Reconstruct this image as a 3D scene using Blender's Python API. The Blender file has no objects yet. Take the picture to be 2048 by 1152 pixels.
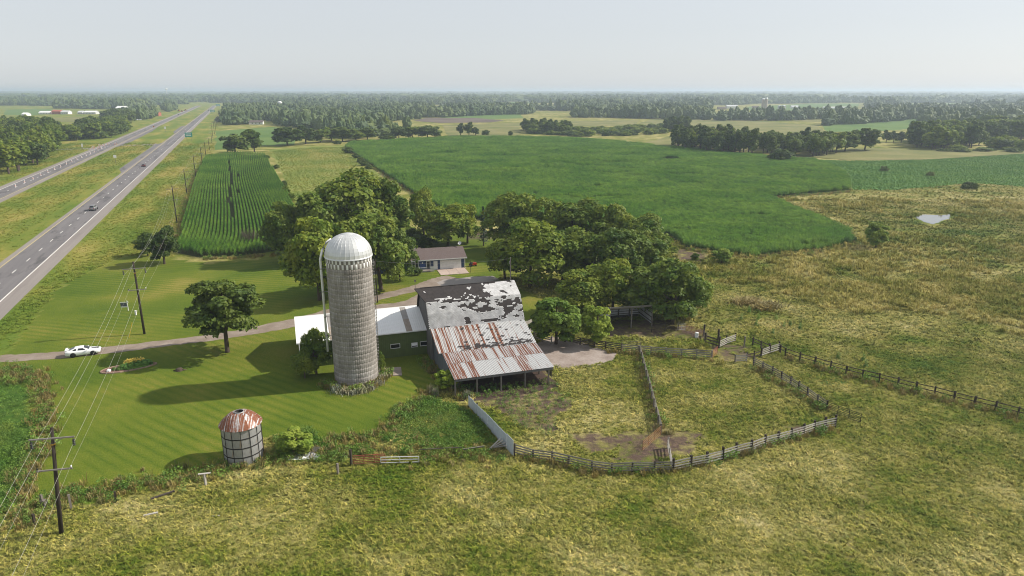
import bpy, bmesh, math, random
import numpy as np
from mathutils import Vector, Matrix

# ------------------------------------------------------------------ camera, sky, sun, exposure
SC = bpy.context.scene
COL = SC.collection
F, HZ, H = 1365.0, 182.0, 40.0            # focal length and horizon row in photo pixels, camera height in metres
PITCH = math.atan((576 - HZ) / F)
ca, sa = math.cos(PITCH), math.sin(PITCH)
cam = bpy.data.cameras.new('camera')
cam.sensor_width = 36; cam.lens = F * 36 / 2048; cam.clip_start = 0.5; cam.clip_end = 120000
camo = bpy.data.objects.new('camera', cam); COL.objects.link(camo)
camo.location = (0, 0, H); camo.rotation_euler = (math.pi / 2 - PITCH, 0, 0)
SC.camera = camo

SUN_AZ, SUN_EL = 13.0, 37.5               # azimuth counter-clockwise from +X
W = bpy.data.worlds.new('World'); SC.world = W; W.use_nodes = True
wn = W.node_tree.nodes; wl = W.node_tree.links
sky = wn.new('ShaderNodeTexSky'); sky.sky_type = 'NISHITA'; sky.sun_disc = False
sky.sun_elevation = math.radians(SUN_EL); sky.sun_rotation = math.radians(90 - SUN_AZ)
sky.altitude = 300; sky.air_density = 1.0; sky.dust_density = 1.0; sky.ozone_density = 1.0
hs = wn.new('ShaderNodeHueSaturation'); hs.inputs['Saturation'].default_value = 0.48
wl.new(sky.outputs[0], hs.inputs['Color'])
hm = wn.new('ShaderNodeMix'); hm.data_type = 'RGBA'; hm.inputs[0].default_value = .72          # high thin haze veils the blue
hm.inputs[7].default_value = (3.98, 4.18, 4.42, 1); wl.new(hs.outputs[0], hm.inputs[6])
wl.new(hm.outputs[2], wn['Background'].inputs['Color'])
wn['Background'].inputs['Strength'].default_value = 0.088
sun = bpy.data.lights.new('sun', 'SUN'); sun.energy = 3.35; sun.angle = math.radians(1.2); sun.color = (1.0, 0.93, 0.82)
suno = bpy.data.objects.new('sun', sun); COL.objects.link(suno)
_a, _e = math.radians(SUN_AZ), math.radians(SUN_EL)
SUNV = Vector((math.cos(_a) * math.cos(_e), math.sin(_a) * math.cos(_e), math.sin(_e)))
suno.rotation_euler = SUNV.to_track_quat('Z', 'Y').to_euler(); suno.location = (0, 0, 300)
SC.view_settings.view_transform = 'Standard'; SC.view_settings.look = 'None'
SC.view_settings.exposure = 0.88; SC.view_settings.gamma = 1.0; SC.view_settings.use_curve_mapping = False
SC.cycles.max_bounces = 5; SC.cycles.diffuse_bounces = 2; SC.cycles.glossy_bounces = 2
SC.cycles.transmission_bounces = 3; SC.cycles.volume_bounces = 1; SC.cycles.transparent_max_bounces = 6
SC.cycles.use_denoising = True; SC.cycles.filter_width = 1.05

# ------------------------------------------------------------------ helpers
rng = np.random.default_rng(11); random.seed(7)
def ray(px, py):
    x = (px - 1024) / F; y = (576 - py) / F
    return (x, ca + y * sa, -sa + y * ca)
def P(px, py, z=0.0):                      # where the ray through a photo pixel meets the level z
    d = ray(px, py); t = (z - H) / d[2]
    return Vector((d[0] * t, d[1] * t, z))
def proj(x, y, z=0.0):
    x, y = np.asarray(x, float), np.asarray(y, float)
    v = z - H; dep = y * ca - v * sa; up = y * sa + v * ca
    dep = np.where(dep < 0.1, 0.1, dep)
    return 1024 + F * x / dep, 576 - F * up / dep
def zat(p, py):                            # height above ground point p that shows at photo row py
    k = (576 - py) / F
    return H + p[1] * (k * ca - sa) / (ca + k * sa)
def pxm(p): return (p[1] * ca + H * sa) / F   # metres in one photo pixel at ground point p

def vnoise(x, y, seed=0):
    x, y = np.asarray(x, float), np.asarray(y, float)
    xi, yi = np.floor(x), np.floor(y); fx, fy = x - xi, y - yi
    fx = fx * fx * (3 - 2 * fx); fy = fy * fy * (3 - 2 * fy)
    def h(a, b):
        n = np.sin(a * 127.1 + b * 311.7 + seed * 74.7) * 43758.5453
        return n - np.floor(n)
    return (h(xi, yi) * (1 - fx) + h(xi + 1, yi) * fx) * (1 - fy) + (h(xi, yi + 1) * (1 - fx) + h(xi + 1, yi + 1) * fx) * fy
def fbm(x, y, seed=0, o=3):
    s, a, t = 0, 1.0, 0
    for i in range(o):
        s = s + a * vnoise(np.asarray(x) * 2 ** i, np.asarray(y) * 2 ** i, seed + i * 13); t += a; a *= .5
    return s / t
def inpoly(x, y, poly):
    x, y = np.asarray(x, float), np.asarray(y, float); ins = np.zeros(x.shape, bool); n = len(poly)
    for i in range(n):
        x0, y0 = poly[i]; x1, y1 = poly[(i + 1) % n]
        if y0 == y1: continue
        c = ((y0 > y) != (y1 > y)) & (x < (x1 - x0) * (y - y0) / (y1 - y0) + x0); ins ^= c
    return ins
def inpx(x, y, poly, jit=0.0, seed=3, js=.25):   # is ground point inside a polygon outlined in the photo (edges made uneven in metres)
    if jit:
        x = x + (fbm(np.asarray(x) * js, np.asarray(y) * js, seed) - .5) * 2 * jit
        y = y + (fbm(np.asarray(x) * js, np.asarray(y) * js, seed + 50) - .5) * 2 * jit
    return inpoly(x, y, [tuple(P(*q)[:2]) for q in poly])

def tag(o, label=None, cat=None, group=None, kind=None):
    if label: o['label'] = label
    if cat: o['category'] = cat
    if group: o['group'] = group
    if kind: o['kind'] = kind
    return o
def empty(name, loc, rz=0.0, label=None, cat=None, group=None):
    o = bpy.data.objects.new(name, None); COL.objects.link(o); o.empty_display_size = .2
    o.location = loc; o.rotation_euler = (0, 0, rz)
    return tag(o, label, cat, group)
def link(name, me, parent=None, loc=(0, 0, 0), rot=(0, 0, 0), scl=(1, 1, 1)):
    o = bpy.data.objects.new(name, me); COL.objects.link(o)
    o.location = loc; o.rotation_euler = rot; o.scale = scl
    if parent is not None: o.parent = parent
    return o
def npmesh(name, V, Fc, mat=None, smooth=False, k=None):
    """mesh from arrays; Fc is (n,k) with one k for all faces"""
    me = bpy.data.meshes.new(name); V = np.asarray(V, np.float32); Fc = np.asarray(Fc, np.int32)
    n, k = Fc.shape
    me.vertices.add(len(V)); me.vertices.foreach_set('co', V.ravel())
    me.loops.add(n * k); me.loops.foreach_set('vertex_index', Fc.ravel())
    me.polygons.add(n); me.polygons.foreach_set('loop_start', np.arange(0, n * k, k, dtype=np.int32))
    me.update(calc_edges=True)
    if mat: me.materials.append(mat)
    if smooth: me.polygons.foreach_set('use_smooth', np.ones(n, bool))
    return me
class MB:
    def __init__(s): s.v = []; s.f = []; s.m = []; s.c = 0
    def add(s, vs, fs):
        b = len(s.v); s.v += [tuple(p) for p in vs]; s.f += [tuple(b + i for i in f) for f in fs]; s.m += [s.c] * len(fs); return s
    def box(s, x0, x1, y0, y1, z0, z1):
        return s.add([(x0,y0,z0),(x1,y0,z0),(x1,y1,z0),(x0,y1,z0),(x0,y0,z1),(x1,y0,z1),(x1,y1,z1),(x0,y1,z1)],
                     [(0,3,2,1),(4,5,6,7),(0,1,5,4),(1,2,6,5),(2,3,7,6),(3,0,4,7)])
    def prism(s, pts, y0, y1):             # outline in x,z pushed along y
        n = len(pts)
        return s.add([(p[0], y0, p[1]) for p in pts] + [(p[0], y1, p[1]) for p in pts],
                     [tuple(range(n)), tuple(range(2*n-1, n-1, -1))] + [((i+1) % n, i, n+i, n+(i+1) % n) for i in range(n)])
    def slab(s, a, b, c, d, t):            # quad a,b,c,d with thickness t below its face
        a, b, c, d = map(Vector, (a, b, c, d)); n = (b - a).cross(d - a).normalized() * -t
        return s.add([a, b, c, d, a+n, b+n, c+n, d+n], [(0,1,2,3),(7,6,5,4),(0,4,5,1),(1,5,6,2),(2,6,7,3),(3,7,4,0)])
    def tube(s, pts, r, n=6, r2=None, caps=True):
        pts = [Vector(p) for p in pts]; rings = []
        for i, p in enumerate(pts):
            d = (pts[min(i+1, len(pts)-1)] - pts[max(i-1, 0)]).normalized()
            u = d.cross(Vector((0, 0, 1)) if abs(d.z) < .9 else Vector((1, 0, 0))).normalized(); w = d.cross(u)
            t = i / max(1, len(pts)-1); rr = r if r2 is None else r + (r2 - r) * t
            if isinstance(r, (list, tuple)): rr = r[i]
            rings.append([p + (u * math.cos(2*math.pi*k/n) + w * math.sin(2*math.pi*k/n)) * rr for k in range(n)])
        b = [v for q in rings for v in q]; fs = []
        for i in range(len(pts)-1):
            for k in range(n): fs.append((i*n+k, i*n+(k+1) % n, (i+1)*n+(k+1) % n, (i+1)*n+k))
        if caps: fs += [tuple(range(n))[::-1], tuple(range((len(pts)-1)*n, len(pts)*n))]
        return s.add(b, fs)
    def lathe(s, prof, n=24, a0=0, a1=2*math.pi):   # profile of (r, z)
        full = abs(a1 - a0 - 2*math.pi) < 1e-6; m = n if full else n + 1
        vs = [(r*math.cos(a0+(a1-a0)*k/n), r*math.sin(a0+(a1-a0)*k/n), z) for r, z in prof for k in range(m)]
        return s.add(vs, [(i*m+k, i*m+(k+1) % m, (i+1)*m+(k+1) % m, (i+1)*m+k) for i in range(len(prof)-1) for k in range(n)])
    def mesh(s, name, mats, smooth=False):
        me = bpy.data.meshes.new(name); me.from_pydata(s.v, [], s.f)
        for m in (mats if isinstance(mats, (list, tuple)) else [mats]): me.materials.append(m)
        if any(s.m): me.polygons.foreach_set('material_index', s.m)
        if smooth: me.polygons.foreach_set('use_smooth', [True] * len(s.f))
        me.update(); return me
    def build(s, name, mats, parent=None, smooth=False, loc=(0, 0, 0), rot=(0, 0, 0)):
        return link(name, s.mesh(name, mats, smooth), parent, loc, rot)

# ------------------------------------------------------------------ material helpers
class NT:
    def __init__(s, name):
        s.mat = bpy.data.materials.new(name); s.mat.use_nodes = True; s.t = s.mat.node_tree
        s.n = s.t.nodes; s.l = s.t.links; s.b = s.n['Principled BSDF']; s.out = s.n['Material Output']
        s.b.inputs['Specular IOR Level'].default_value = 0.25
        g = s.n.new('ShaderNodeNewGeometry'); s.wpos = g.outputs['Position']; s.geo = g
        s._o = None
    @property
    def opos(s):
        if s._o is None: s._o = s.n.new('ShaderNodeTexCoord').outputs['Object']
        return s._o
    def set(s, sock, v):
        if hasattr(v, 'node'): s.l.new(v, sock)
        elif isinstance(v, (tuple, list)): sock.default_value = (*v, 1.0) if len(v) == 3 and len(sock.default_value) == 4 else v
        else: sock.default_value = v
    def noise(s, scale, detail=3, vec=None, rough=.55, dist=0, out='Fac'):
        n = s.n.new('ShaderNodeTexNoise'); n.inputs['Scale'].default_value = scale; n.inputs['Detail'].default_value = detail
        n.inputs['Roughness'].default_value = rough; n.inputs['Distortion'].default_value = dist
        s.l.new(vec or s.wpos, n.inputs['Vector']); return n.outputs[out]
    def ramp(s, f, stops, interp='LINEAR'):
        r = s.n.new('ShaderNodeValToRGB'); r.color_ramp.interpolation = interp; e = r.color_ramp.elements
        while len(e) < len(stops): e.new(.5)
        for el, (p, c) in zip(e, stops):
            el.position = p; el.color = (*c, 1) if isinstance(c, (tuple, list)) else (c, c, c, 1)
        s.set(r.inputs[0], f); return r.outputs[0]
    def mix(s, f, a, b, mode='MIX'):
        m = s.n.new('ShaderNodeMix'); m.data_type = 'RGBA'; m.blend_type = mode
        s.set(m.inputs[0], f); s.set(m.inputs[6], a); s.set(m.inputs[7], b); return m.outputs[2]
    def math(s, op, a, b=0.0, c=0.0):
        m = s.n.new('ShaderNodeMath'); m.operation = op; s.set(m.inputs[0], a); s.set(m.inputs[1], b)
        if op in ('MULTIPLY_ADD', 'SMOOTH_MIN'): s.set(m.inputs[2], c)
        return m.outputs[0]
    def mapr(s, f, a, b, c=0.0, d=1.0):
        m = s.n.new('ShaderNodeMapRange'); s.set(m.inputs[0], f)
        for i, v in enumerate((a, b, c, d)): m.inputs[i+1].default_value = v
        return m.outputs[0]
    def attr(s, name, out='Color'):
        a = s.n.new('ShaderNodeAttribute'); a.attribute_name = name; return a.outputs[out]
    def sep(s, v):
        m = s.n.new('ShaderNodeSeparateXYZ'); s.l.new(v, m.inputs[0]); return m.outputs
    def mapping(s, vec, scale=(1, 1, 1), rot=(0, 0, 0)):
        m = s.n.new('ShaderNodeMapping'); m.inputs['Scale'].default_value = scale; m.inputs['Rotation'].default_value = rot
        s.l.new(vec, m.inputs['Vector']); return m.outputs[0]
    def rnd(s): return s.n.new('ShaderNodeObjectInfo').outputs['Random']
    def bump(s, h, dist=.05, strength=.6):
        b = s.n.new('ShaderNodeBump'); b.inputs['Distance'].default_value = dist; b.inputs['Strength'].default_value = strength
        s.set(b.inputs['Height'], h); s.l.new(b.outputs[0], s.b.inputs['Normal'])
    def done(s, col, rough=.8, metal=0.0, spec=None):
        s.set(s.b.inputs['Base Color'], col); s.set(s.b.inputs['Roughness'], rough); s.set(s.b.inputs['Metallic'], metal)
        if spec is not None: s.b.inputs['Specular IOR Level'].default_value = spec
        return s.mat
def plain(name, c1, c2=None, scale=2.0, rough=.8, metal=0.0, bump=0.0, vary=0.25, world=False, stretch=(1, 1, 1), spec=None):
    """two-tone noise material with a small change from piece to piece"""
    s = NT(name); c2 = c2 or tuple(x * .72 for x in c1)
    vec = s.mapping(s.wpos if world else s.opos, stretch)
    n = s.noise(scale, 5, vec, .6)
    c = s.mix(s.mapr(n, .3, .7), c1, c2)
    if vary: c = s.mix(1.0, c, s.ramp(s.rnd(), [(0, 1 - vary), (1, 1.0)]), 'MULTIPLY')
    if bump: s.bump(n, bump)
    return s.done(c, rough, metal, spec)
def leafmat(name, dark, light, warm=None, trans=.22, scale=.35, patch=None):
    s = NT(name)
    c = s.mix(s.attr('tint', 'Fac'), dark, light)
    c = s.mix(s.mapr(s.noise(scale, 2), .35, .7), c, warm or tuple(x * 1.25 for x in light))
    if patch: c = s.mix(1.0, c, s.ramp(s.noise(patch, 4, rough=.65), [(.3, .60), (.5, 1.0), (.68, 1.35)]), 'MULTIPLY')
    c = s.mix(1.0, c, s.ramp(s.rnd(), [(0, (.62, .72, .70)), (.45, (1, 1, 1)), (1, (1.20, 1.14, .84))]), 'MULTIPLY')
    s.done(c, .62, 0, .3)
    t = s.n.new('ShaderNodeBsdfTranslucent'); s.l.new(c, t.inputs['Color'])
    m = s.n.new('ShaderNodeMixShader'); m.inputs[0].default_value = trans
    s.l.new(s.b.outputs[0], m.inputs[1]); s.l.new(t.outputs[0], m.inputs[2]); s.l.new(m.outputs[0], s.out.inputs['Surface'])
    return s.mat

# scatter: one object whose points carry copies of small plants
def scatter(name, pts, sources, label, cat='vegetation', rz=None, scl=None, tilt=0.0, idx=None, seed=1):
    r = np.random.default_rng(seed); n = len(pts); pts = np.asarray(pts, np.float32)
    if pts.shape[1] == 2: pts = np.c_[pts, np.zeros(n)].astype(np.float32)
    me = bpy.data.meshes.new(name); me.vertices.add(n); me.vertices.foreach_set('co', pts.astype(np.float32).ravel())
    rot = np.zeros((n, 3), np.float32); rot[:, 2] = r.uniform(0, 6.283, n) if rz is None else rz
    rot[:, 0] = r.normal(0, 1, n) * tilt; rot[:, 1] = r.normal(0, 1, n) * tilt
    scl = np.ones((n, 3), np.float32) if scl is None else (np.repeat(np.asarray(scl, np.float32)[:, None], 3, 1) if np.ndim(scl) == 1 else np.asarray(scl, np.float32))
    idx = r.integers(0, len(sources), n) if idx is None else idx
    for nm, ty, arr in (('rot', 'FLOAT_VECTOR', rot), ('scl', 'FLOAT_VECTOR', scl)):
        a = me.attributes.new(nm, ty, 'POINT'); a.data.foreach_set('vector', arr.ravel())
    a = me.attributes.new('idx', 'INT', 'POINT'); a.data.foreach_set('value', np.asarray(idx, np.int32))
    o = link(name, me); tag(o, label, cat, None, 'stuff')
    c = bpy.data.collections.new(name + '_plants')
    for i, sm in enumerate(sources):
        so = bpy.data.objects.new('%s_%02d' % (name, i), sm); c.objects.link(so)
    g = bpy.data.node_groups.new(name, 'GeometryNodeTree')
    g.interface.new_socket('Geometry', in_out='INPUT', socket_type='NodeSocketGeometry')
    g.interface.new_socket('Geometry', in_out='OUTPUT', socket_type='NodeSocketGeometry')
    gi = g.nodes.new('NodeGroupInput'); go = g.nodes.new('NodeGroupOutput'); ip = g.nodes.new('GeometryNodeInstanceOnPoints')
    ci = g.nodes.new('GeometryNodeCollectionInfo'); ci.inputs['Collection'].default_value = c
    ci.inputs['Separate Children'].default_value = True; ci.inputs['Reset Children'].default_value = True
    def at(nm, ty):
        k = g.nodes.new('GeometryNodeInputNamedAttribute'); k.data_type = ty; k.inputs['Name'].default_value = nm; return k.outputs['Attribute']
    g.links.new(gi.outputs[0], ip.inputs['Points']); g.links.new(ci.outputs[0], ip.inputs['Instance'])
    ip.inputs['Pick Instance'].default_value = True
    g.links.new(at('idx', 'INT'), ip.inputs['Instance Index']); g.links.new(at('rot', 'FLOAT_VECTOR'), ip.inputs['Rotation'])
    g.links.new(at('scl', 'FLOAT_VECTOR'), ip.inputs['Scale']); g.links.new(ip.outputs[0], go.inputs[0])
    mo = o.modifiers.new('scatter', 'NODES'); mo.node_group = g
    return o
def jgrid(x0, x1, y0, y1, sp, seed=0, jit=.9):
    r = np.random.default_rng(seed); xs, ys = np.meshgrid(np.arange(x0, x1, sp), np.arange(y0, y1, sp))
    p = np.c_[xs.ravel(), ys.ravel()]; return p + (r.random(p.shape) - .5) * sp * jit
# ------------------------------------------------------------------ the ground and everything that lies flat on it
hv = Vector((-.3665, .9304, 0)); nv = Vector((.9304, .3665, 0))     # along the highway, and to its right
def hw(t, o, z=0.0): return hv * t + nv * o + Vector((0, 0, z))
DRIVE = [(-60,722),(0,718),(120,710),(200,702),(350,684),(470,668),(560,651),(620,638),(700,612),(760,594),(830,577),(875,562),(905,554)]
LAWN = [(22,700),(60,650),(112,580),(175,545),(250,512),(290,512),(420,528),(520,518),(560,440),(640,440),(1000,470),(1000,560),(1095,600),(1060,690),
        (1040,640),(870,700),(905,745),(860,785),(800,838),(745,880),(560,868),(520,880),(430,930),(330,948),(130,985),(48,1008),(88,900),(84,820),(70,765),(55,735),(0,732),(0,715)]
LUSH = [[(785,815),(860,798),(935,820),(1000,890),(850,903),(765,885)], [(-60,760),(45,760),(85,860),(70,920),(40,1000),(0,1060),(-80,1060)], [(1620,745),(1700,760),(1680,775),(1610,757)]]
DIRT = [[(915,772),(1110,762),(1140,800),(1100,872),(1030,850),(990,812),(930,790)], [(1130,868),(1280,868),(1330,850),(1395,870),(1385,912),(1270,922),(1180,895)],
        [(1205,640),(1310,640),(1420,664),(1425,682),(1330,670),(1210,678)], [(1425,690),(1492,692),(1500,728),(1440,722)], [(1350,497),(1422,508),(1400,527),(1352,523)],
        [(935,460),(990,462),(985,478),(930,476)], [(1560,862),(1640,845),(1670,860),(1600,874)], [(850,740),(1110,730),(1110,775),(915,782)]]
TRAIL2 = [(1660,862),(1640,880),(1560,905),(1480,935),(1380,965),(1260,985),(1100,990)]
TRAIL = [(1668,858),(1700,875),(1738,905),(1748,950),(1725,1010),(1690,1150)]
def mask_at(x, y):
    x, y = np.asarray(x, float), np.asarray(y, float)
    m = np.zeros((len(x), 4), np.float32)
    m[:, 0] = inpx(x, y, LAWN, .5, 3, .5)
    for i, q in enumerate(DIRT): m[:, 1] = np.maximum(m[:, 1], inpx(x, y, q, 2.2, 9 + i, .35) * np.clip(.5 + 1.0 * fbm(x * .6, y * .6, 5), 0, 1))
    tp = [P(*q) for q in TRAIL]
    for a, b in list(zip(tp, tp[1:])):
        ab = (b - a); t = np.clip(((x - a.x) * ab.x + (y - a.y) * ab.y) / ab.length_squared, 0, 1)
        d = np.hypot(x - a.x - t * ab.x, y - a.y - t * ab.y); m[:, 1] = np.maximum(m[:, 1], np.clip(1.2 - d / .5, 0, 1) * .5)
    for i, q in enumerate(LUSH): m[:, 2] = np.maximum(m[:, 2], inpx(x, y, q, 1.2, 29 + i, .35))
    o = x * nv.x + y * nv.y; m[:, 3] = ((o < -17.5 + 3 * (vnoise(x*.05, y*.05) - .5)) & (y > 60)) * (m[:, 0] < .5)
    return m

def pasture_color(s):
    big = s.noise(.018, 2); mid = s.noise(.11, 3); fine = s.noise(1.3, 4, rough=.65)
    f = s.math('ADD', s.math('MULTIPLY', mid, .70), s.math('MULTIPLY', fine, .42))
    f = s.math('ADD', f, s.math('MULTIPLY', big, .46))
    return s.ramp(f, [(.56, (.052, .104, .010)), (.67, (.106, .136, .016)), (.77, (.182, .180, .042)), (.88, (.290, .260, .092)), (.98, (.41, .355, .17))])

def verge_color(s):
    rot = s.mapping(s.wpos, (1, 1, 1), (0, 0, math.radians(-111.5)))
    st = s.noise(.05, 4, s.mapping(rot, (.35, 1.6, 1)), .6); pa = s.noise(.03, 4); fi = s.noise(1.1, 4, rough=.7)
    vf = s.math('ADD', s.math('MULTIPLY', st, .6), s.math('ADD', s.math('MULTIPLY', pa, .4), s.math('MULTIPLY', fi, .3)))
    return s.ramp(vf, [(.47, (.070, .132, .014)), (.61, (.125, .165, .022)), (.73, (.215, .205, .042)), (.86, (.36, .285, .10))])
def ground_mat():
    s = NT('ground_cover'); pc = pasture_color(s)
    a = s.n.new('ShaderNodeAttribute'); a.attribute_name = 'mask'; rgb = s.n.new('ShaderNodeSeparateColor'); s.l.new(a.outputs['Color'], rgb.inputs[0])
    verge = s.attr('mask', 'Alpha')
    # roadside grass: shorter, patchy yellow and green, streaked along the road
    vc = verge_color(s); fi = s.noise(1.1, 4, rough=.7)
    c = s.mix(s.mapr(verge, .2, .8), pc, vc)
    # mown lawn with the bands the mower leaves
    xyz = s.sep(s.wpos); dd = []
    for deg in (-33, -14):                                  # the lawn below the drive is mown in another direction than the one above
        ang = math.radians(deg + 90); dd.append(s.math('ADD', s.math('MULTIPLY', xyz[0], math.cos(ang)), s.math('MULTIPLY', xyz[1], math.sin(ang))))
    side = s.mapr(s.math('SUBTRACT', xyz[1], s.math('MULTIPLY', xyz[0], .82)), 154, 156)
    d = s.math('ADD', s.math('MULTIPLY', dd[0], s.math('SUBTRACT', 1.0, side)), s.math('MULTIPLY', dd[1], side))
    d = s.math('ADD', d, s.math('MULTIPLY', s.noise(.035, 2), 3.0)); d = s.math('ADD', d, s.math('MULTIPLY', s.noise(.35, 3), .45))
    band = s.math('SINE', s.math('MULTIPLY', d, 2 * math.pi / 1.5)); band = s.math('SUBTRACT', s.math('MULTIPLY', s.math('POWER', s.math('ABSOLUTE', s.math('ADD', s.math('MULTIPLY', band, .5), .5)), .45), 2.0), 1.3)
    lf = s.math('ADD', s.math('ADD', s.math('MULTIPLY', s.noise(.06, 5), .66), s.math('MULTIPLY', s.noise(3.2, 5, rough=.75), .42)), s.math('MULTIPLY', s.math('MULTIPLY', band, s.mapr(s.noise(.045, 1), .38, .62)), .068))
    lc = s.ramp(lf, [(.32, (.043, .084, .008)), (.45, (.074, .116, .011)), (.57, (.114, .144, .016)), (.67, (.180, .172, .032)), (.80, (.29, .235, .075))])
    c = s.mix(s.mapr(rgb.outputs[0], .3, .7), c, lc)
    c = s.mix(rgb.outputs[2], c, s.ramp(s.noise(.8, 4), [(.3, (.035, .085, .012)), (.7, (.085, .15, .025))]))
    dc = s.ramp(s.noise(1.6, 5, rough=.7), [(.3, (.055, .038, .032)), (.55, (.105, .072, .056)), (.8, (.20, .14, .10))])
    c = s.mix(s.math('MULTIPLY', rgb.outputs[1], s.mapr(s.noise(.5, 4, rough=.7), .32, .54)), c, dc)
    s.bump(s.math('ADD', fi, s.noise(5, 3)), .12, .7)
    return s.done(c, .95, 0, .1)
def spaced(lo, f0, f1, hi, d, g):
    a = list(np.arange(f0, f1, d)); s, x = d, a[-1]
    while x < hi: s *= g; x += s; a.append(min(x, hi))
    s, x = d, a[0]; b = []
    while x > lo: s *= g; x -= s; b.append(max(x, lo))
    return np.array(b[::-1] + a)
gx = spaced(-32000, -80, 75, 32000, .75, 1.07); gy = spaced(-3000, 44, 128, 32000, .65, 1.045)
X, Y = np.meshgrid(gx, gy); gxy = np.c_[X.ravel(), Y.ravel()]
nx, ny = len(gx), len(gy)
i = (np.arange(ny - 1)[:, None] * nx + np.arange(nx - 1)[None, :]).ravel()
gme = npmesh('ground', np.c_[gxy, np.zeros(len(gxy))], np.c_[i, i + 1, i + nx + 1, i + nx], ground_mat())
at = gme.attributes.new('mask', 'FLOAT_COLOR', 'POINT'); at.data.foreach_set('color', mask_at(gxy[:, 0], gxy[:, 1]).ravel())
tag(link('ground', gme), 'flat pasture and lawn ground reaching to the horizon', None, None, 'structure')

def smooth(pts, n=8):
    out = []; q = [pts[0]*2 - pts[1]] + list(pts) + [pts[-1]*2 - pts[-2]]
    for i in range(1, len(q) - 2):
        for k in range(n):
            t = k / n; a, b, c, d = q[i-1], q[i], q[i+1], q[i+2]
            out.append(.5 * (2*b + (c-a)*t + (2*a-5*b+4*c-d)*t*t + (3*b-a-3*c+d)*t**3))
    return out + [pts[-1]]
def ribbon(name, pts, w, z, mat, jit=0.0, parent=None, ws=None):
    V, Fc = [], []
    for i, p in enumerate(pts):
        d = (pts[min(i+1, len(pts)-1)] - pts[max(i-1, 0)]).normalized(); n = Vector((-d.y, d.x, 0))
        ww = (ws[i] if ws else w) / 2
        V += [p + n * (ww + random.uniform(-jit, jit)), p - n * (ww + random.uniform(-jit, jit))]
    V = [(v.x, v.y, z) for v in V]; Fc = [(2*i+1, 2*i+3, 2*i+2, 2*i) for i in range(len(pts)-1)]
    o = link(name, npmesh(name, V, Fc, mat), parent)
    if parent is None: o['kind'] = 'structure'
    return o
def outline(poly, jit=.5, step=3.0, seed=0, world=False):
    w = [Vector((*q, 0)) if world else P(*q) for q in poly]; out = []
    for a, b in zip(w, w[1:] + w[:1]):
        n = max(1, int((b - a).length / step))
        for k in range(n):
            p = a.lerp(b, k / n)
            out.append((p.x + (fbm(p.x/step*.4, p.y/step*.4, seed) - .5) * 2 * jit, p.y + (fbm(p.x/step*.4, p.y/step*.4, seed + 9) - .5) * 2 * jit))
    return [(float(a), float(b)) for a, b in out]
def sheet(name, poly, z, mat, jit=.5, step=3.0, label=None, seed=0, world=False):
    bm = bmesh.new(); vs = [bm.verts.new((x, y, z)) for x, y in outline(poly, jit, step, seed, world)]
    f = bm.faces.new(vs); f.normal_update()
    if f.normal.z < 0: f.normal_flip()
    bmesh.ops.triangulate(bm, faces=[f]); me = bpy.data.meshes.new(name); bm.to_mesh(me); bm.free(); me.materials.append(mat)
    return tag(link(name, me), label, None, None, 'structure')

# highway: two carriageways, shoulders, painted lines, crossover
def asphalt(name, a, b, streak=.8):
    s = NT(name); r = s.mapping(s.wpos, (1, 1, 1), (0, 0, math.radians(-111.5)))
    st = s.noise(.35, 4, s.mapping(r, (.05, 1.6, 1)), .65); pt = s.noise(.12, 4, s.mapping(r, (.4, 1.5, 1)), .7)
    c = s.mix(s.mapr(st, .35, .7), a, b); c = s.mix(s.mapr(pt, .53, .62, 0, streak), c, tuple(x * .55 for x in a))
    c = s.mix(s.mapr(s.noise(9, 3), .4, .8, 0, .25), c, (.3, .28, .27)); return s.done(c, .9, 0, .2)
M = {}
M['asph'] = asphalt('asphalt', (.125, .118, .122), (.175, .163, .165)); M['shoulder'] = asphalt('shoulder_asphalt', (.21, .185, .17), (.26, .23, .212), .2)
M['line'] = plain('road_paint', (.78, .77, .74), (.62, .6, .57), 3, .8, vary=0, world=True)
M['yline'] = plain('yellow_road_paint', (.62, .50, .16), (.52, .44, .2), 3, .8, vary=0, world=True)
def hstrip(name, t0, t1, o0, o1, z, mat, parent=None):
    n = 40; V, Fc = [], []
    for k in range(n + 1):
        t = t0 + (t1 - t0) * (k / n) ** 2
        V += [tuple(hw(t, o0, z)), tuple(hw(t, o1, z))]
    Fc = [(2*k, 2*k+1, 2*k+3, 2*k+2) for k in range(n)]
    o = link(name, npmesh(name, V, Fc, mat), parent)
    if parent is None: o['kind'] = 'structure'
    return o
T0, T1 = 60, 2200
for nm, pave, e0, e1, sh in (('northbound_carriageway', (-56.6, -43.4), -55.1, -46.9, 1), ('southbound_carriageway', (-98.2, -84.6), -95.2, -87.4, -1)):
    rd = hstrip(nm, T0, T1, pave[0], pave[1], .030, M['shoulder'])
    hstrip('driving_lanes', T0, T1, e0 - .1, e1 + .1, .038, M['asph'], rd)
    hstrip('edge_line', T0, T1, (e1 if sh > 0 else e0) - .11, (e1 if sh > 0 else e0) + .11, .046, M['line'], rd)
    hstrip('edge_line', T0, T1, (e0 if sh > 0 else e1) - .09, (e0 if sh > 0 else e1) + .09, .046, M['yline'], rd)
    m = MB(); c = (e0 + e1) / 2
    for t in np.arange(T0, 900, 12.2):
        m.add([hw(t, c-.1, .046), hw(t, c+.1, .046), hw(t+3.4, c+.1, .046), hw(t+3.4, c-.1, .046)], [(0, 1, 2, 3)])
    m.build('lane_dash', M['line'], rd)
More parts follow.
